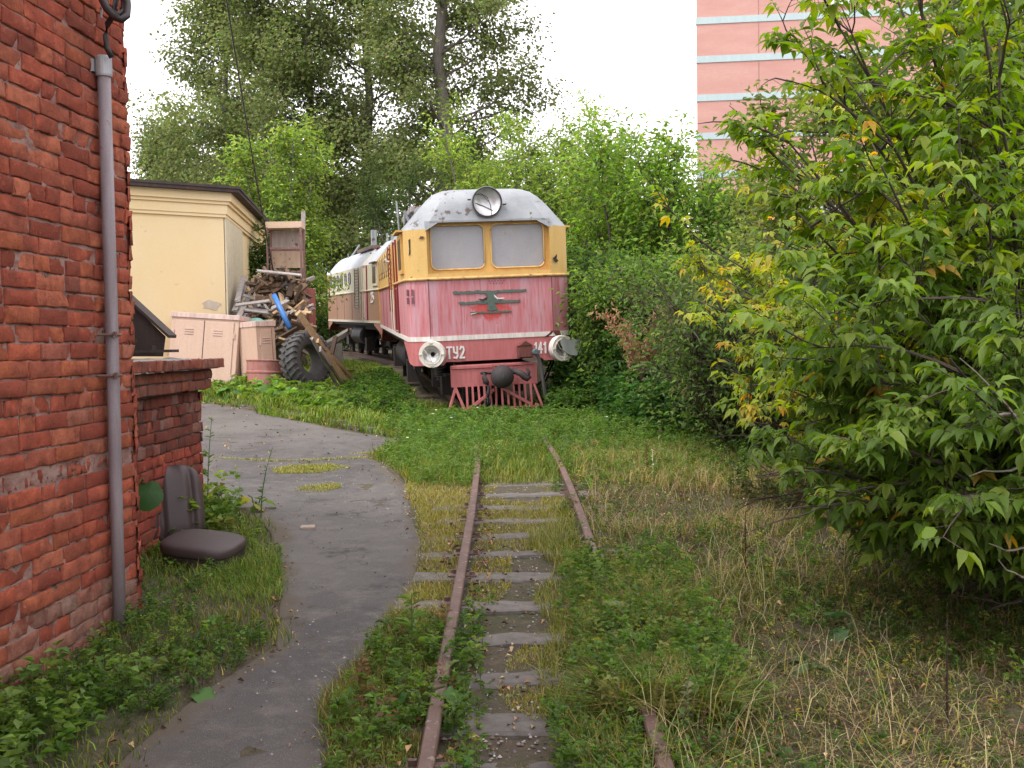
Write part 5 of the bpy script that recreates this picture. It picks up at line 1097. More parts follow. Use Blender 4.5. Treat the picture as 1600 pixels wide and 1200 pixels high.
# leafy herbs
def herbs(A, n, box, acc, hr, k, lr, cols, wts, spread=.08, aspect=.6, persp=True, up=.3, narrow=False):
    Pt = sample(n, *box, acc, persp=persp); m = len(Pt)
    if not m: return
    h = rng.uniform(*hr, m); pc = pal(m, cols, wts, .12)
    idx = np.repeat(np.arange(m), k); q = len(idx); t = rng.uniform(.15, 1, q)**.8; az = rng.uniform(0, 6.28, q); tilt = rng.normal(0, .18, (m, 2))
    rad_ = spread*(1.15-t)*rng.uniform(.2, 1, q); B = Pt[idx].copy(); hh = h[idx]*t
    B[:, 0] += tilt[idx, 0]*hh+np.cos(az)*rad_*.3; B[:, 1] += tilt[idx, 1]*hh+np.sin(az)*rad_*.3; B[:, 2] += hh
    D = np.stack([np.cos(az), np.sin(az), rng.normal(up, .3, q)], 1); N = np.stack([-np.cos(az)*.3, -np.sin(az)*.3, np.ones(q)], 1)+rng.normal(0, .35, (q, 3))
    L = rng.uniform(*lr, q)*np.clip(Pt[idx, 1]/9, 1, 1.8)
    A.add(leaf_geo(B, D, N, L, L*aspect*rng.uniform(.8, 1.2, q), np.clip(pc[idx]*rng.uniform(.75, 1.3, (q, 1)), 0, 1)))
    s = blades_geo(Pt, h*1.0, np.full(m, .004), np.full(m, .0)+.05, rng.uniform(0, 6.28, m), pc*.8); A.add(s)
H1, H2_, H3 = (.055, .13, .025), (.085, .175, .035), (.04, .095, .025)
WA_ = Acc()
herbs(WA_, 2600, (-2.6, -1.0, 2.5, 8.3), lambda x, y: (x < path_l(y)-.06+.06*vnoise(x, y, 5, 6)) & (vnoise(x, y, 2.2, 8) > -.6) & ~((x < -1.6) & (y > 5.6) & (y < 7.3) & (rng.uniform(0, 1, len(x)) < .6)), (.03, .13), 16, (.014, .032), [H1, H2_, H3, (.12, .2, .04)], [4, 3, 3, 1])
herbs(WA_, 500, (-2.5, -1.3, 2.8, 4.9), lambda x, y: (x < path_l(y)-.2) & (vnoise(x, y, 3, 5) > .1), (.08, .22), 14, (.03, .06), [H2_, (.11, .22, .05), H1], [3, 2, 2])
herbs(WA_, 360, (-.9, -.36, 2.4, 5.2), lambda x, y: (x > path_r(y)-.02) & off_rail(x, y), (.04, .14), 14, (.018, .04), [H1, H2_, (.12, .19, .05), (.16, .1, .05)], [4, 3, 2, .8], aspect=.4)
herbs(WA_, 420, (-.33, .45, 2.4, 5.5), lambda x, y: (np.abs(dist_r(x, y)) < .36) & ((dist_r(x, y) > .12) | (dist_r(x, y) < -.22)), (.05, .16), 14, (.018, .04), [H1, H2_, (.13, .19, .04)], [4, 3, 2])
herbs(WA_, 5200, (.3, 6.5, 2.3, 10.5), lambda x, y: (dist_r(x, y) > .28) & (vnoise(x, y, 1.9, 14) > -.25), (.03, .16), 14, (.014, .038), [H1, H2_, H3, (.15, .12, .06), YG], [3.5, 2.5, 3, 1.6, 1], aspect=.5)
herbs(WA_, 9000, (.45, 7.0, 2.3, 11), lambda x, y: (dist_r(x, y) > .42), (.015, .09), 12, (.010, .028), [H1, H3, (.16, .13, .07), (.12, .08, .05), YG, (.24, .18, .10)], [3, 3, 2.4, 2.4, 1.4, 1.2], aspect=.4, spread=.1)
herbs(WA_, 620, (.28, .95, 3.85, 6.1), lambda x, y: (dist_r(x, y) > .22), (.10, .26), 24, (.018, .04), [H1, H2_, (.13, .18, .05)], [3, 3, 1.5], .11, .5)
herbs(WA_, 240, (.1, .6, 2.6, 4.1), lambda x, y: (dist_r(x, y) > .05) & off_rail(x, y), (.06, .18), 20, (.016, .035), [H1, H2_], [3, 3], .1, .5)
herbs(WA_, 120, (-.75, -.2, 3.7, 4.9), lambda x, y: (x > path_r(y)), (.05, .2), 20, (.02, .045), [H1, H2_, (.2, .12, .06)], [3, 3, .6], .1, .5)
# taller feathery weeds toward the engine
herbs(WA_, 5600, (-1.7, 6.5, 9.1, 15.6), lambda x, y: (x > path_r(y)+.05) & off_rail(x, y) & ~((np.abs(dist_r(x, y)) < .42) & (y < 9.8)) & (rng.uniform(0, 1, len(x)) < .3+.7*sst(10, 13, y)) & ~((np.abs(x+.3) < .9) & (y > 14.9)), (.08, .30), 26, (.018, .04), [(.075, .165, .045), (.11, .20, .06), H2_, H1], [4, 3, 3, 2], .12, .35, False)
herbs(WA_, 1500, (-1.6, -.3, 9.0, 14.8), lambda x, y: (x > path_r(y)+.02), (.05, .16), 18, (.018, .036), [(.10, .18, .05), H2_], [2, 2], .12, .35, False)
herbs(WA_, 420, (-1.0, 1.2, 14.2, 15.3), lambda x, y: x > -9, (.08, .24), 26, (.025, .05), [(.09, .18, .05), H2_, H1], [3, 2, 2], .13, .35, False)
herbs(WA_, 1500, (-3.2, -1.2, 15.4, 25), lambda x, y: (dist_r(x, y) < -1.15) & (dist_r(x, y) > -2.3), (.06, .26), 20, (.03, .055), [H1, H3, (.08, .16, .04)], [3, 3, 2], .13, .4, False)
herbs(WA_, 420, (-6.2, -2.5, 13.5, 19.8), lambda x, y: (kerb_d(x, y) > .2) & (kerb_d(x, y) < 1.5), (.06, .2), 14, (.04, .09), [H2_, (.12, .24, .05), H1], [3, 3, 2], .16, .7, False)
herbs(WA_, 120, (-3.0, -2.0, 6.9, 9.4), lambda x, y: (x < path_l(y)+.05), (.1, .35), 18, (.04, .08), [H2_, (.14, .22, .05), (.2, .16, .05)], [3, 3, 1], .14, .7, False)
tag(WA_.build('weeds', LEAF), 'low leafy weeds covering the ground beside path and rails', 'weeds', kind='stuff')
# tall weed thicket right of the engine (nettle, mugwort)
TA = Acc()
herbs(TA, 3000, (1.1, 8.5, 11.2, 17.5), lambda x, y: (dist_r(x, y) > 1.5) & (x-1.6 > (12.6-y)*.55), (.35, .95), 44, (.04, .085), [(.035, .10, .03), (.055, .14, .035), (.03, .075, .022), (.10, .17, .05)], [4, 3, 3, 1.2], .22, .38, False, .1)
herbs(TA, 700, (1.3, 3.2, 14.0, 24), lambda x, y: (dist_r(x, y) > 1.7), (.6, 1.5), 60, (.05, .1), [(.035, .09, .03), (.05, .12, .03)], [2, 2], .3, .4, False, .1)
herbs(TA, 900, (2.6, 8.5, 7.5, 12), lambda x, y: x-2.6 > (9.5-y)*.6, (.25, .7), 34, (.03, .065), [(.04, .09, .03), (.055, .12, .035), (.12, .11, .05)], [4, 3, 1.4], .2, .45, False, .1)
herbs(TA, 700, (1.6, 4.2, 5.2, 8.5), lambda x, y: x-2.3 > (7-y)*.4, (.12, .4), 24, (.025, .05), [(.035, .075, .025), (.05, .09, .03), (.14, .11, .06)], [4, 3, 2], .15, .5, False, .1)  # shade beneath the near tree put into darker herb colours
herbs(TA, 420, (.9, 2.3, 15.4, 24), lambda x, y: (dist_r(x, y) > 1.25) & (dist_r(x, y) < 2.2), (.3, .8), 44, (.05, .09), [(.035, .09, .03), (.05, .12, .03)], [2, 2], .25, .4, False, .1)  # dark plants added to darken the pale ground beside the locomotive
herbs(TA, 260, (.5, 1.6, 14.9, 16.5), lambda x, y: (dist_r(x, y) > .85), (.2, .5), 40, (.035, .07), [(.045, .11, .03), (.07, .15, .035)], [2, 2], .2, .4, False, .1)
tag(TA.build('nettle_thicket', LEAF), 'dark green waist high nettles and mugwort right of the red locomotive', 'nettles', kind='stuff')
# flowers
FA = Acc()
Pt = sample(60, -1.6, 5, 10.5, 15.3, lambda x, y: (x > path_r(y)+.2) & (vnoise(x, y, 2, 3) > 0), persp=False); m = len(Pt); Pt[:, 2] += rng.uniform(.2, .45, m)
for k in range(6):
    a = k*1.047+np.zeros(m); D = np.stack([np.cos(a), np.sin(a), np.full(m, .1)], 1); FA.add(leaf_geo(Pt, D, np.tile([0, -.4, 1.], (m, 1)), np.full(m, .017), np.full(m, .014), pal(m, [(.75, .75, .72), (.8, .62, .08)], [6, 1], .05)))
tag(FA.build('small_flowers', LITTER), 'tiny white and yellow flower heads among the weeds before the engine', 'flowers', kind='stuff')
# fallen leaves and twigs
LA = Acc()
def litter(n, box, acc, lr, cols, wts, persp=False):
    Pt = sample(n, *box, acc, persp=persp); m = len(Pt)
    if not m: return
    Pt[:, 2] += .022; D = rdir(m, 0, .25); L = rng.uniform(*lr, m)
    LA.add(leaf_geo(Pt, D, rdir(m, 1, .3)*np.array([.4, .4, 1]), L, L*.6, pal(m, cols, wts, .25), fold=.3))
LC = [(.30, .19, .10), (.42, .30, .16), (.20, .12, .07), (.12, .075, .05), (.5, .4, .22)]
litter(1500, (-6, -1.1, 12.6, 18.5), lambda x, y: (np.abs(kerb_d(x, y)+.12+.1*vnoise(x, y, 4, 2)) < .14), (.03, .07), LC, [4, 4, 2, 1, 2])
litter(300, (-6, -1.1, 10, 17), lambda x, y: (kerb_d(x, y) < -.1) & (x < path_r(y)), (.02, .05), LC, [3, 3, 2, 2, 1])
litter(900, (-.62, -.1, 2.4, 8.0), lambda x, y: (np.abs(np.abs(dist_r(x, y))-.4) < .16) & off_rail(x, y), (.015, .045), LC, [3, 2, 3, 4, .6])
litter(420, (-1.5, -.5, 3.0, 9.5), lambda x, y: (np.abs(x-path_r(y)) < .12), (.012, .035), LC, [3, 2, 3, 3, .5])
litter(300, (-1.6, -.9, 3.0, 8.5), lambda x, y: (np.abs(x-path_l(y)) < .12), (.012, .04), LC, [3, 2, 3, 3, .5])
litter(420, (-2.2, -.6, 2.6, 11), lambda x, y: (x > path_l(y)) & (x < path_r(y)), (.008, .02), LC, [3, 2, 3, 5, .5])
litter(5000, (.5, 5.5, 2.3, 10), lambda x, y: x > -9, (.012, .04), LC, [3, 3, 3, 4, .8])
litter(300, (-.3, .5, 2.4, 7), lambda x, y: np.abs(dist_r(x, y)) < .36, (.012, .04), LC, [3, 2, 3, 3, .6])
tag(LA.build('fallen_leaves', LITTER), 'dry brown fallen leaves scattered along kerb, path edges and rails', 'leaves', kind='stuff')
# gravel
GRV = Acc()
Pt = sample(11000, -2.6, 1.0, 2.3, 11, lambda x, y: ((x > path_l(y)) & (x < path_r(y)+.1) & (rng.uniform(0, 1, len(x)) < .3+.7*(np.abs(x-path_r(y)) < .1))) | (np.abs(dist_r(x, y)) < .38)); m = len(Pt); Pt[:, 2] += .006
s0 = rng.uniform(.003, .011, m); T = np.array([(1, 0, 0), (0, 1, 0), (-1, 0, 0), (0, -1, 0), (0, 0, .8)]); V = Pt[:, None]+T[None]*s0[:, None, None]*rng.uniform(.6, 1.3, (m, 5, 1)); F = (np.arange(m)[:, None, None]*5+np.array([(0, 1, 4), (1, 2, 4), (2, 3, 4), (3, 0, 4)])[None]).reshape(-1, 3)
c = pal(m, [(.2, .18, .17), (.33, .3, .28), (.1, .09, .09)], [3, 2, 2], .2)
tag(np_mesh('gravel', V.reshape(-1, 3), F, np.repeat(c[:, None], 5, 1).reshape(-1, 3), STONES), 'small grey gravel bits on the asphalt and between the rails', 'gravel', kind='stuff')
# ------------------------------------------------------------------ single plants with big leaves
def bigleaf(n=14, m_=7):
    """heart shaped leaf template"""
    V = []; F = []
    for j in range(m_+1):
        for i in range(n):
            t = 2*math.pi*i/n; r = (j/m_); hr_ = 1-.32*max(0, math.cos(t))**6+.10*math.cos(t+math.pi)+.03*math.sin(9*t)
            x = -math.cos(t)*r*hr_*.5+.42; y = math.sin(t)*r*hr_*.46
            z = .10*r*r*math.sin(3*t)*.6-.22*r*r*.5+.025*math.sin(9*t)*r
            V.append((x, y, z))
    for j in range(m_):
        for i in range(n): F.append((j*n+i, j*n+(i+1) % n, (j+1)*n+(i+1) % n, (j+1)*n+i))
    return np.array(V), F
BLV, BLF = bigleaf()
def burdock(pos, n, size, label, cols=((.10, .21, .045), (.13, .25, .06), (.07, .16, .035)), h=.3, seed=0, cat='plant', group=None, el=(.1, .7), azr=(0, 6.28), name='burdock_plant'):
    R = random.Random(seed); root = empty(name, pos, label, cat, group)
    for k in range(n):
        s = size*R.uniform(.65, 1.1); az = R.uniform(*azr); e = R.uniform(*el); hh = h*R.uniform(.5, 1.1)
        st = MB(); out = hh*.7; tip = Vector((math.cos(az)*out, math.sin(az)*out, hh)); st.tube([(0, 0, 0), tip*.5+Vector((0, 0, .05)), tip], [.008, .006, .005], 5, col=(.12, .18, .06)); 
        M_ = Matrix.Translation(tip) @ Matrix.Rotation(az, 4, 'Z') @ Matrix.Rotation(e, 4, 'Y') @ Matrix.Rotation(R.gauss(0, .25), 4, 'X')
        c = R.choice(cols); q = R.uniform(.85, 1.2); mb = MB(); mb.add([M_ @ Vector(v*s) for v in BLV], BLF, tuple(x*q for x in c)); mb.build('leaf', LEAF, root, smooth=True); st.build('stalk', LEAF, root)
    return root
for k, (px, py, n, sz, lab) in enumerate([(334, 612, 6, .34, 'pale green burdock nearest the brick parapet by the pink locker'), (372, 618, 6, .38, 'broad leaved burdock directly in front of the wide pink locker'), (405, 614, 5, .34, 'burdock with light leaves just below the red drum'),
        (440, 617, 6, .33, 'burdock between the red drum and the big tyre'), (470, 620, 5, .30, 'low burdock before the big tyre'), (505, 622, 4, .28, 'small burdock at the foot of the leaning planks'), (350, 590, 4, .36, 'tallest burdock leaning on the pink locker doors')]):
    b = base(px, py); burdock(b, n, sz, lab, h=.16, seed=50+k, group='burdocks along the kerb')
burdock(P(208, 800, 6.35), 1, .26, 'single dark burdock leaf standing in the gap between brick wall and seat', cols=((.05, .13, .035),), h=.2, seed=71, el=(1.1, 1.2), azr=(-.9, -.7))
burdock(base(300, 1085), 2, .15, 'small round burdock leaf at the near left path edge', h=.05, seed=72, el=(.2, .4), azr=(-.6, 0))
burdock(base(664, 1120)+Vector((0, 0, 0)), 6, .09, 'bright green burdock leaves hanging over the near left rail', cols=((.07, .17, .04), (.10, .2, .05)), h=.13, seed=73, el=(.3, .9))
burdock(base(1015, 985), 3, .16, 'crumpled whitish burdock leaf in the dry grass, the upper pale one', cols=((.42, .45, .34), (.22, .3, .12)), h=.15, seed=74, el=(-.1, .3), azr=(2.4, 4))
burdock(base(1070, 1035), 2, .22, 'crumpled yellow green burdock leaf in the dry grass, the lower pale one', cols=((.34, .40, .14),), h=.15, seed=75, el=(-.1, .3), azr=(2.4, 3.5))
burdock(base(1255, 1045), 3, .14, 'dull green burdock leaf lying in the shaded grass at right', cols=((.12, .18, .08),), h=.05, seed=76)
burdock(base(1340, 1000), 3, .13, 'small burdock under the leafy tree in deep shade', cols=((.07, .14, .05),), h=.12, seed=77)
burdock(base(400, 800), 4, .13, 'yellowing burdock on the path edge behind the discarded seat', cols=((.14, .22, .05), (.3, .26, .06)), h=.12, seed=78)
def stalk_plant(px, py, h, label, seed, col=(.10, .19, .05), leafL=.06, n=26, name='tall_weed', lean=(0, 0), thin=.25):
    b = base(px, py); R = np.random.default_rng(seed); root = empty(name, b, label, 'plant'); mb = MB(); pts = [Vector((lean[0]*t*t, lean[1]*t*t, h*t)) for t in np.linspace(0, 1, 7)]
    mb.tube(pts, [.006*(1-.7*t) for t in np.linspace(0, 1, 7)], 5, col=col); mb.build('stem', LEAF, root)
    t = R.uniform(.15, 1, n); az = R.uniform(0, 6.28, n); B = np.stack([lean[0]*t*t, lean[1]*t*t, h*t], 1); D = np.stack([np.cos(az), np.sin(az), R.normal(.5, .3, n)], 1); L = leafL*R.uniform(.5, 1.1, n)*(1.25-t*.8)
    a = Acc(); a.add(leaf_geo(B, D, np.tile([0, 0, 1.], (n, 1))+R.normal(0, .3, (n, 3)), L, L*thin, pal(n, [col], [1], .2, R))); a.build('leaves', LEAF, root); return root
stalk_plant(325, 800, .75, 'tall thin weed stalk rising beside the low brick wall corner', 1, lean=(.05, 0), leafL=.10)
stalk_plant(408, 812, .55, 'slender leaning weed stalk standing at the path edge', 2, lean=(.10, 0), leafL=.06, thin=.15)
stalk_plant(300, 840, .5, 'leafy weed stalk growing in front of the discarded seat', 3, leafL=.09, thin=.5)
stalk_plant(645, 1035, .32, 'broad bladed green weed between path and left rail', 4, leafL=.16, n=14, thin=.2)
stalk_plant(1075, 1150, .22, 'grey green mullein spike in the grass beside the right rail', 5, col=(.2, .26, .16), leafL=.05, n=30, thin=.5)
stalk_plant(1165, 905, .4, 'dry brown dock stalk in the meadow right of the rails', 6, col=(.13, .07, .04), leafL=.04, n=40, thin=.5)
stalk_plant(1010, 745, .35, 'reddish brown dock stalk near the white flower spike', 7, col=(.2, .08, .05), leafL=.04, n=44, thin=.5)
stalk_plant(1020, 750, .28, 'white flowered spike beside the reddish dock stalk', 8, col=(.6, .62, .58), leafL=.025, n=50, thin=.7)
stalk_plant(1480, 1130, .42, 'dark dead weed stalk in the near right grass', 9, col=(.07, .05, .035), leafL=.03, n=30, thin=.6)
mb = MB(); mb.tube([base(1130, 668)+Vector((0, 0, .12)), base(1160, 650)+Vector((0, 0, .3)), P(1210, 612, 10.5)], [.006, .008, .007], 6, col=(.4, .27, .12)); tag(mb.build('dry_reed', WOOD), 'long dry yellow reed slanting out of the weeds at right', 'reed')
# ------------------------------------------------------------------ trees
def branch_tube(mb, pts, r0, r1, n=5):
    k = len(pts); mb.tube(pts, [r0+(r1-r0)*i/(k-1) for i in range(k)], n)
def curve(a, d, L, bend, R, n=5, wig=.08):
    pts = [a.copy()]; p = a.copy(); d = d.normalized()
    for i in range(n):
        p = p+d*(L/n); pts.append(p.copy()); d = (d+bend*(1/n)+Vector((R.gauss(0, wig), R.gauss(0, wig), R.gauss(0, wig)))).normalized()
    return pts
def tree(name, label, x, y, H, tr, prof, nb, blen, nsub, sublen, nleaf, lr, asp, cols, wts, seed, el=(.2, .6), bend=(0, 0, .5), t0=.12, jit=.25, droop=-.25, stems=1, stemspread=.0, group=None, cat='tree', shape='diamond', keep=None, clumpvar=.18, z0=None, leafstart=.3, vis=True):
    R = random.Random(seed); NR = np.random.default_rng(seed); zb = gzf(x, y)-.1 if z0 is None else z0
    root = empty(name, (x, y, zb), label, cat, group); tb_ = MB(); bb_ = MB(); TP = []; TD = []; TC = []
    for s in range(stems):
        a0 = 6.28*s/stems+R.random(); hs = H*(1 if s == 0 else R.uniform(.7, 1.0)); top = Vector((math.cos(a0)*stemspread, math.sin(a0)*stemspread, hs)) if stems > 1 else Vector((R.gauss(0, .02)*H, R.gauss(0, .02)*H, hs))
        tp = [Vector((top.x*(t**.8)+R.gauss(0, .004)*H*(t > 0), top.y*(t**.8)+R.gauss(0, .004)*H*(t > 0), hs*t)) for t in np.linspace(0, 1, 10)]
        rr = tr if s == 0 else tr*R.uniform(.5, .8)
        tb_.tube(tp, [rr*(1-.88*t) for t in np.linspace(0, 1, 10)], 10)
        for k in range(nb//stems):
            t = t0+(1-t0)*((k+R.random())/(nb//stems)); i = min(int(t*9), 8); p0 = tp[i].lerp(tp[i+1], t*9-i); az = R.uniform(0, 6.28); e = R.uniform(*el)+(.35*t)
            L = blen*prof(t)*R.uniform(.6, 1.15); d = Vector((math.cos(az)*math.cos(e), math.sin(az)*math.cos(e), math.sin(e)))
            pts = curve(p0, d, L, Vector(bend), R, 6); branch_tube(bb_, pts, max(.012, rr*.22*(1-t*.6)), .006)
            cv = 1+R.gauss(0, clumpvar)
            for j in range(nsub):
                u = R.uniform(.25, 1)*5.99; i2 = int(u); q = pts[i2].lerp(pts[i2+1], u-i2); dd = (pts[i2+1]-pts[i2]).normalized()+Vector((R.gauss(0, .7), R.gauss(0, .7), R.gauss(.15, .5)))
                sl = sublen*R.uniform(.5, 1.2); sp = curve(q, dd, sl, Vector((0, 0, droop)), R, 3, .12); branch_tube(bb_, sp, .008, .003, 3)
                for _ in range(4):
                    f = R.uniform(leafstart, 1)*2.99; i3 = int(f); w3 = sp[i3].lerp(sp[i3+1], f-i3); TP.append(tuple(w3)); TD.append(tuple((sp[i3+1]-sp[i3]).normalized())); TC.append(cv*(1+R.gauss(0, .08)))
    TP = np.array(TP); TD = np.array(TD); TC = np.array(TC)
    if keep is not None: k = keep(TP[:, 0]+x, TP[:, 1]+y, TP[:, 2]+zb); TP, TD, TC = TP[k], TD[k], TC[k]
    idx = NR.integers(0, len(TP), nleaf); Pt = TP[idx]+NR.normal(0, jit, (nleaf, 3))*np.array([1, 1, .8])
    D = rdir(nleaf, -.35, .4, NR)+TD[idx]*.5; N = rdir(nleaf, .6, .4, NR); L = NR.uniform(*lr, nleaf)
    c = pal(nleaf, cols, wts, .12, NR)*TC[idx][:, None]; A = Acc(); A.add(leaf_geo(Pt, D, N, L, L*asp*NR.uniform(.8, 1.2, nleaf), np.clip(c, 0, 1), shape))
    A.build('crown', LEAFF if L.mean() > .14 else LEAF, root); tb_.build('trunk', BARK, root, smooth=True); bb_.build('branches', TWIG if tr < .12 else BARK, root)
    return root
PC_HAZE = [(.11, .175, .065), (.085, .145, .05), (.135, .19, .075), (.17, .215, .10)]; PW = [4, 3, 2.4, 1]  # poplar greens brightened, veiling haze put into the leaf colours
popl = lambda t: (.25+.75*math.sin(min(1, t*1.25+.12)*math.pi)**.7) if t < .9 else .35
def pxz(px, py, d): q = P(px, py, d); return q.x, q.y
x, y = pxz(684, 300, 44); tree('poplar_tree', 'tall poplar with thick pale trunk right behind the locomotives', x, y, 27, .42, popl, 88, 4.6, 9, 1.5, 52000, (.12, .22), .75, PC_HAZE, PW, 1, (.05, .5), (0, 0, .4), .10, .38, -.3, clumpvar=.2)
x, y = pxz(575, 300, 47); tree('poplar_tree', 'tall dense poplar between the thick trunk and the overhead cable', x, y, 26, .3, popl, 86, 4.4, 9, 1.5, 47000, (.12, .22), .75, PC_HAZE, PW, 2, (.05, .5), (0, 0, .4), .10, .4, -.3, clumpvar=.2)
x, y = pxz(455, 300, 46); tree('poplar_tree', 'tall poplar with several thin stems behind the bright young maple', x, y, 25, .26, popl, 84, 4.3, 9, 1.5, 47000, (.12, .22), .75, PC_HAZE, PW, 3, (.1, .6), (0, 0, .4), .12, .42, -.3, clumpvar=.2, stems=2, stemspread=1.6)
x, y = pxz(345, 300, 50); tree('poplar_tree', 'leftmost tall poplar reaching out above the yellow building', x, y, 20, .26, popl, 74, 4.6, 9, 1.5, 36000, (.12, .22), .75, PC_HAZE, PW, 4, (.0, .5), (0, 0, .3), .10, .42, -.3, clumpvar=.2)
x, y = pxz(270, 300, 54); tree('poplar_tree', 'lower dark poplar at the far left next to the brick wall', x, y, 10.5, .2, popl, 54, 3.6, 8, 1.3, 26000, (.12, .22), .75, PC_HAZE, PW, 5, (.0, .5), (0, 0, .3), .08, .4, -.3, clumpvar=.2)
# bright young maple behind the cabinet frame
AC = [(.13, .24, .05), (.17, .30, .065), (.23, .34, .08), (.09, .17, .04)]; AW = [4, 3.4, 1.6, 2]
spk = lambda t: max(.16, 1-.8*t)
x, y = pxz(440, 400, 30); tree('young_maple', 'bright green young maple behind the cabinet frame', x, y, 6.2, .12, spk, 60, 1.5, 7, .7, 15000, (.10, .18), .42, AC, AW, 11, (.2, .7), (0, 0, .7), .08, .17, -.5, stems=4, stemspread=1.0)
x, y = pxz(408, 430, 23.8); tree('young_maple', 'dark leafy sapling squeezed between yellow wall and wood heap', x, y, 3.1, .05, spk, 24, .75, 6, .4, 4200, (.08, .14), .5, [(.05, .11, .03), (.08, .17, .04)], [1, 1], 12, (.2, .7), (0, 0, .5), .1, .12, -.3, stems=2, stemspread=.3)
x, y = pxz(450, 470, 41); tree('young_maple', 'green bush in shade behind the rear end of the brown locomotive', x, y, 3.0, .06, spk, 36, 1.2, 7, .7, 9000, (.09, .16), .45, [(.05, .12, .03), (.09, .18, .04)], [2, 1], 13, (.2, .7), (0, 0, .6), .05, .2, -.3, stems=3, stemspread=.8)
# ash-leaved maples behind and right of the red engine
MG = 'ash leaved maples behind the engine'
for k, (px, d, H, bl, n, lab, cc, cw) in enumerate([
    (765, 29, 6.9, 2.0, 15000, 'feathery green maple rising directly behind the roof lamp', AC, AW),
    (850, 27, 6.5, 1.8, 12500, 'green maple with upright shoots behind the right roof edge', AC, AW),
    (925, 25, 5.7, 1.7, 12500, 'mid green maple just right of the red engine', AC, [5, 3, 1, 3]),
    (1000, 20, 4.7, 1.35, 12500, 'yellow green maple with long spiky tips against the white sky', [(.13, .27, .05), (.16, .31, .06), (.10, .21, .04), (.21, .31, .07)], [4, 3, 3, 1.2]),
    (1075, 21, 3.8, 1.1, 10500, 'loose maple whose tips overlap the left edge of the tower', [(.12, .25, .05), (.16, .28, .06), (.08, .18, .04)], [3, 2, 3]),
    (660, 37, 6.5, 2.6, 18000, 'dark maple in the gap above the brown engine roof', [(.05, .10, .03), (.08, .14, .04)], [2, 1])]):
    x, y = pxz(px, 400, d); tree('ash_leaved_maple', lab, x, y, H, .10, spk, 72, bl, 7, .9, n, (.09, .17), .36, cc, cw, 20+k, (.45, 1.0), (0, 0, .7), .04, .14, -.6, stems=6, stemspread=bl*.75, group=MG, leafstart=.05)
# shrubs filling the right middle distance
BG = 'shrubs in the right middle distance'
for k, (px, d, H, bl, n, lr_, cols, w_, lab) in enumerate([
    (950, 18.5, 2.3, 1.0, 14000, (.07, .13), [(.06, .14, .03), (.10, .20, .04), (.04, .10, .03)], [3, 2, 3], 'dark green shrub touching the right side of the red engine'),
    (1010, 15.5, 2.0, 1.1, 17000, (.06, .12), [(.08, .17, .035), (.13, .24, .05), (.05, .11, .03)], [3, 2, 2], 'shrub around the dead brown branch'),
    (1090, 14.5, 1.75, 1.05, 17000, (.05, .10), [(.08, .17, .045), (.12, .22, .06), (.17, .14, .07)], [3, 3, .8], 'olive shrub below the left edge of the tower'),
    (1180, 14.0, 1.8, 1.2, 19000, (.05, .10), [(.10, .18, .05), (.13, .22, .06), (.2, .16, .08)], [3, 3, .9], 'reddish tinged shrub in front of the tower'),
    (1290, 13.0, 2.2, 1.4, 19000, (.06, .12), [(.09, .15, .04), (.13, .19, .05), (.26, .26, .06)], [3, 3, 1], 'tall shrub behind the yellow leaved branches'),
    (1400, 12.0, 4.2, 2.0, 18000, (.07, .13), [(.08, .15, .04), (.12, .19, .05), (.24, .24, .05)], [3, 3, 1], 'bushy shrub behind the middle of the near tree'),
    (1540, 11.0, 4.2, 2.0, 16000, (.07, .13), [(.07, .13, .035), (.1, .17, .04)], [3, 3], 'dark shrub behind the near tree at the right edge'),
    (1700, 10.0, 4.0, 2.0, 9000, (.07, .13), [(.07, .13, .035), (.1, .17, .04)], [3, 3], 'shrub just beyond the right border of the view'),
    (1150, 11.2, 1.5, 1.2, 9000, (.05, .09), [(.06, .13, .035), (.10, .18, .05), (.12, .12, .05)], [3, 2, .6], 'low dark bush at the edge of the dry meadow'),
    (1320, 9.8, 1.8, 1.3, 9000, (.05, .10), [(.04, .08, .025), (.07, .12, .035)], [3, 2], 'low shaded bush behind the near tree stems')]):
    x, y = pxz(px, 500, d); tree('shrub', lab, x, y, H, .05, lambda t: .95-.45*t, 66, bl, 7, .6, n, lr_, .42, cols, w_, 40+k, (.3, .9), (0, 0, .4), .02, .13, -.3, stems=6, stemspread=bl*.6, group=BG, cat='shrub', leafstart=.05)
# dead brown branches
R = random.Random(5); b = P(1003, 560, 13.6); dbr = empty('dead_branch', b, 'dead branch with withered brown leaves hanging in the green shrub', 'branch'); mb = MB(); A = Acc(); tips = []
for k in range(9):
    p = curve(Vector((0, 0, -.3)), Vector((R.gauss(-.1, .35), R.gauss(-.2, .3), 1)), R.uniform(.7, 1.25), Vector((0, 0, -.3)), R, 6); mb.tube(p, [.012-.0016*i for i in range(7)], 5); tips += [tuple(q) for q in p[2:]]
mb.build('twigs', paint('dead_twig', (.30, .22, .16)), dbr); tips = np.array(tips); NR = np.random.default_rng(3); ix = NR.integers(0, len(tips), 900); Pt = tips[ix]+NR.normal(0, .05, (900, 3)); L = NR.uniform(.04, .09, 900)
A.add(leaf_geo(Pt, rdir(900, -.7, .3, NR), rdir(900, 0, .5, NR), L, L*.4, pal(900, [(.36, .22, .12), (.26, .14, .08), (.45, .3, .18)], [3, 2, 2], .2, NR))); A.build('withered_leaves', LEAF, dbr)
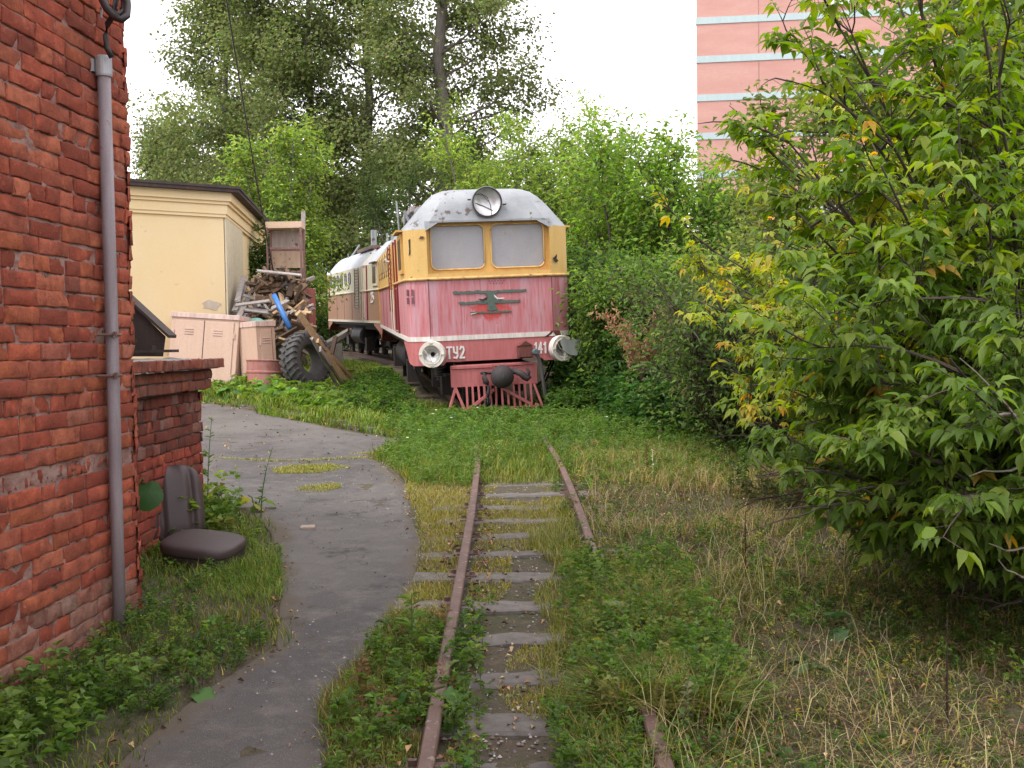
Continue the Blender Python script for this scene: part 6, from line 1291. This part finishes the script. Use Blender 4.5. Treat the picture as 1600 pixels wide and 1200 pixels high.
# ------------------------------------------------------------------ near trees at the right with real leaflets
def near_tree(name, label, bx, by, targets, nleafy, lr, cols, wts, seed, side=6, keep=None, rr=.028, shade=None):
    R = random.Random(seed); NR = np.random.default_rng(seed); z0 = gzf(bx, by)-.05; root = empty(name, (bx, by, z0), label, 'tree'); tb_ = MB(); bb_ = MB(); o = Vector((bx, by, z0)); nodes = []
    for tg in targets:
        T = Vector(tg)-o; L = T.length; s0 = Vector((R.gauss(0, .12), R.gauss(0, .12), 0)); c1 = s0+Vector((T.x*.15, T.y*.15, T.z*.5)); pts = []
        for i in range(10):
            t = i/9; p = s0*(1-t)**2+c1*2*t*(1-t)+T*t*t; pts.append(p+Vector((R.gauss(0, .012), R.gauss(0, .012), 0))*(t > 0))
        tb_.tube(pts, [rr*(1-.82*i/9) for i in range(10)], 8)
        for k in range(side):
            u = (.22+.78*(k+R.random()*.8)/side)*8.99; u = min(u, 8.98); i = int(u); q = pts[i].lerp(pts[i+1], u-i); ax = (pts[i+1]-pts[i]).normalized()
            d = (ax*.5+Vector((R.gauss(-.35, .7), R.gauss(-.1, .7), R.gauss(.25, .35)))).normalized(); bl = R.uniform(.45, 1.1)*(1-.35*u/9); bp = curve(q, d, bl, Vector((0, 0, -.15)), R, 6, .1); bb_.tube(bp, [.009-.0011*j for j in range(7)], 5)
            for j in range(1, 7):
                axd = (bp[j]-bp[j-1]).normalized()
                for s in (-1, 1): nodes.append((bp[j], axd, s, R.random()))
            for m_ in range(3):
                u2 = R.uniform(1, 5.9); i2 = int(u2); q2 = bp[i2].lerp(bp[i2+1], u2-i2); d2_ = (d+Vector((R.gauss(0, .7), R.gauss(0, .7), R.gauss(.1, .4)))).normalized(); cp = curve(q2, d2_, bl*.5, Vector((0, 0, -.2)), R, 4, .1); bb_.tube(cp, [.005, .0045, .004, .003, .002], 4)
                for j in range(1, 5):
                    axd = (cp[j]-cp[j-1]).normalized()
                    for s in (-1, 1): nodes.append((cp[j], axd, s, R.random()))
    if keep: nodes = [n for n in nodes if keep(n[0]+o)]
    R.shuffle(nodes); nodes = nodes[:nleafy]; Pt = []; D = []; N = []; L = []; C = []; cols = np.array(cols)*np.array([1.35, 1.15, 1.1])*np.array([1.35, 1.15, 1.1])
    for p, ax, s, rn in nodes:
        sidev = ax.cross(Vector((0, 0, 1))); 
        if sidev.length < .1: sidev = Vector((1, 0, 0))
        sidev.normalize(); pd = (sidev*s+ax*.5+Vector((R.gauss(0, .3), R.gauss(0, .3), R.gauss(.1, .3)))).normalized(); pl = R.uniform(.05, .10); e = p+pd*pl; bb_.tube([p, e], [.002, .0015], 3)
        c = cols[R.choices(range(len(cols)), wts)[0]]*R.uniform(.8, 1.2); Lf = R.uniform(*lr)
        sv = pd.cross(Vector((0, 0, 1))).normalized()
        leafs = [(e+pd*.01, pd+Vector((0, 0, -.55)), 1.0)]
        for f in (0,) if R.random() < .45 else (0, .045):
            for q_ in (-1, 1): leafs.append((e-pd*f, pd*.45+sv*q_*.9+Vector((0, 0, -.5)), .85))
        for (b_, d_, k_) in leafs:
            dd = d_+Vector((R.gauss(0, .18), R.gauss(0, .18), R.gauss(0, .25))); Pt.append(tuple(b_)); D.append(tuple(dd.normalized())); N.append((R.gauss(0, .3), R.gauss(-.1, .3), 1)); L.append(Lf*k_*R.uniform(.85, 1.15)); C.append(np.clip(c*R.uniform(.85, 1.15), 0, 1))
    L = np.array(L); A = Acc(); A.add(leaf_geo(np.array(Pt), np.array(D), np.array(N), L, L*NR.uniform(.42, .58, len(L)), np.array(C), 'leaf', droop=.25)); A.build('crown', LEAF, root); tb_.build('stems', TWIG, root, smooth=True); bb_.build('twigs', TWIG, root)
    print(name, len(L), 'leaflets'); return root
Rn = random.Random(77)
def outline(q, dref, pts):
    """crown limit: smallest X allowed at a height, for a crown standing about dref away"""
    zs = [a for a, b in pts]; xs_ = [b for a, b in pts]; return q.x > np.interp(q.z, zs, xs_)+.25*abs(q.y-dref)*.3
NG = [(.065, .15, .022), (.09, .19, .028), (.13, .23, .035), (.21, .27, .04), (.29, .24, .05)]
def tgt(lst): return [tuple(P(px, py, d)) for px, py, d in lst]
t1 = tgt([(1420, -60, 5.6), (1300, 20, 5.8), (1500, -100, 5.4), (1250, 70, 6.2), (1200, 190, 6.0), (1190, 225, 6.3), (1330, 120, 5.4), (1560, 60, 5.2), (1240, 330, 5.6), (1250, 250, 6.4), (1380, 260, 5.0), (1300, 430, 5.2), (1480, 180, 5.8), (1640, -60, 5.6), (1700, 100, 5.4), (1420, 420, 4.9), (1550, 330, 4.9), (1250, 540, 5.4), (1640, 300, 5.2), (1350, -120, 6.4), (1600, -160, 6.0)])
o1 = [(.45, 2.8), (.9, 1.75), (1.3, 1.45), (1.6, 1.25), (1.9, 1.15), (2.3, 1.25), (2.6, 1.32), (2.95, 1.32), (3.4, 1.45), (4.2, 1.6)]
near_tree('broadleaf_tree', 'large near tree with drooping green leaflets filling the upper right corner', 3.15, 6.2, t1, 3500, (.065, .115), NG, [4, 4, 3, .6, .05], 5, 9, lambda q: outline(q, 6, o1), .026)
t2 = tgt([(1100, 385, 8.2), (1090, 470, 8.0), (1130, 560, 7.6), (1170, 520, 7.4), (1120, 430, 8.6), (1210, 600, 7.0), (1200, 440, 8.2), (1260, 380, 8.4), (1180, 660, 7.2), (1280, 480, 7.4), (1300, 640, 6.8), (1340, 300, 8.8), (1300, 260, 8.8), (1400, 540, 7.2), (1350, 200, 9.0), (1230, 350, 9.0)])
near_tree('broadleaf_tree', 'yellow tinged tree whose long boughs reach left toward the red engine', 3.7, 8.4, t2, 3700, (.06, .10), [(.09, .19, .03), (.14, .24, .04), (.20, .28, .045), (.27, .29, .05), (.33, .25, .05)], [3.5, 4, 3.4, 1.6, .15], 6, 10, lambda q: q.x > 1.2, .024)
t3 = tgt([(1270, 730, 4.9), (1340, 780, 4.7), (1420, 700, 4.3), (1300, 640, 5.2), (1500, 760, 4.4), (1560, 650, 4.2), (1380, 610, 4.8), (1480, 560, 4.4), (1230, 680, 5.6), (1620, 780, 4.3), (1450, 830, 4.9), (1590, 540, 4.4), (1330, 540, 5.2), (1680, 640, 4.4), (1400, 480, 5.0), (1550, 450, 4.6), (1640, 860, 4.6)])
near_tree('broadleaf_tree', 'lower near bush with large heart shaped green leaves at the right edge', 3.0, 5.4, t3, 4000, (.06, .11), [(.05, .12, .02), (.075, .16, .026), (.10, .19, .032), (.22, .19, .04)], [4, 4, 2, .2], 8, 9, lambda q: q.z > .5+max(0, 1.9-q.x)*.9 and q.x > 1.1, .02)
# thin bare twigs at the right edge
mb = MB(); Rq = random.Random(9)
for a, b in (((1620, 690), (1500, 560)), ((1620, 720), (1515, 745)), ((1610, 640), (1505, 655)), ((1620, 905), (1560, 880)), ((1610, 860), (1545, 850))):
    A_, B_ = P(*a, 4.3), P(*b, 4.1); pts = [A_.lerp(B_, t)+Vector((0, 0, Rq.gauss(0, .012))) for t in np.linspace(0, 1, 6)]; mb.tube(pts, [.006, .005, .005, .004, .003, .002], 5)
for _o in build_each(mb, 'bare_twig', paint('pale_twig', (.28, .24, .2)), bpy.data.objects['broadleaf_tree.002']): _o.matrix_parent_inverse = Matrix.Translation(-Vector(bpy.data.objects['broadleaf_tree.002'].location))
x, y = -7.6, 43; tree('shrub', 'bush closing the gap under the rear end of the brown locomotive', x, y, 1.6, .05, spk, 36, 1.5, 7, .6, 8000, (.10, .17), .5, [(.05, .11, .03), (.08, .15, .04)], [2, 1], 95, (.1, .7), (0, 0, .4), .02, .2, -.3, stems=4, stemspread=.9, cat='shrub')
x, y = -10.5, 41; tree('shrub', 'bush beyond the red cabinet left of the brown locomotive', x, y, 1.8, .05, spk, 36, 1.5, 7, .6, 8000, (.10, .17), .5, [(.05, .11, .03), (.08, .15, .04)], [2, 1], 96, (.1, .7), (0, 0, .4), .02, .2, -.3, stems=4, stemspread=.9, cat='shrub')
# distant tree line closing the horizon beyond the yard, only where gaps could show it
for k, (x, y, H) in enumerate([(-30, 70, 12), (-20, 75, 11), (-12, 72, 10), (-3, 70, 11), (6, 70, 9), (14, 60, 7), (22, 55, 8), (30, 50, 9)]):
    tree('far_tree', f'{order(k)} from the left of the distant background trees behind everything', x, y, H, .2, popl, 40, 4.0, 7, 1.6, 9000, (.3, .5), .8, PC_HAZE, PW, 80+k, (.0, .5), (0, 0, .3), .05, .5, -.3, group='distant background trees')
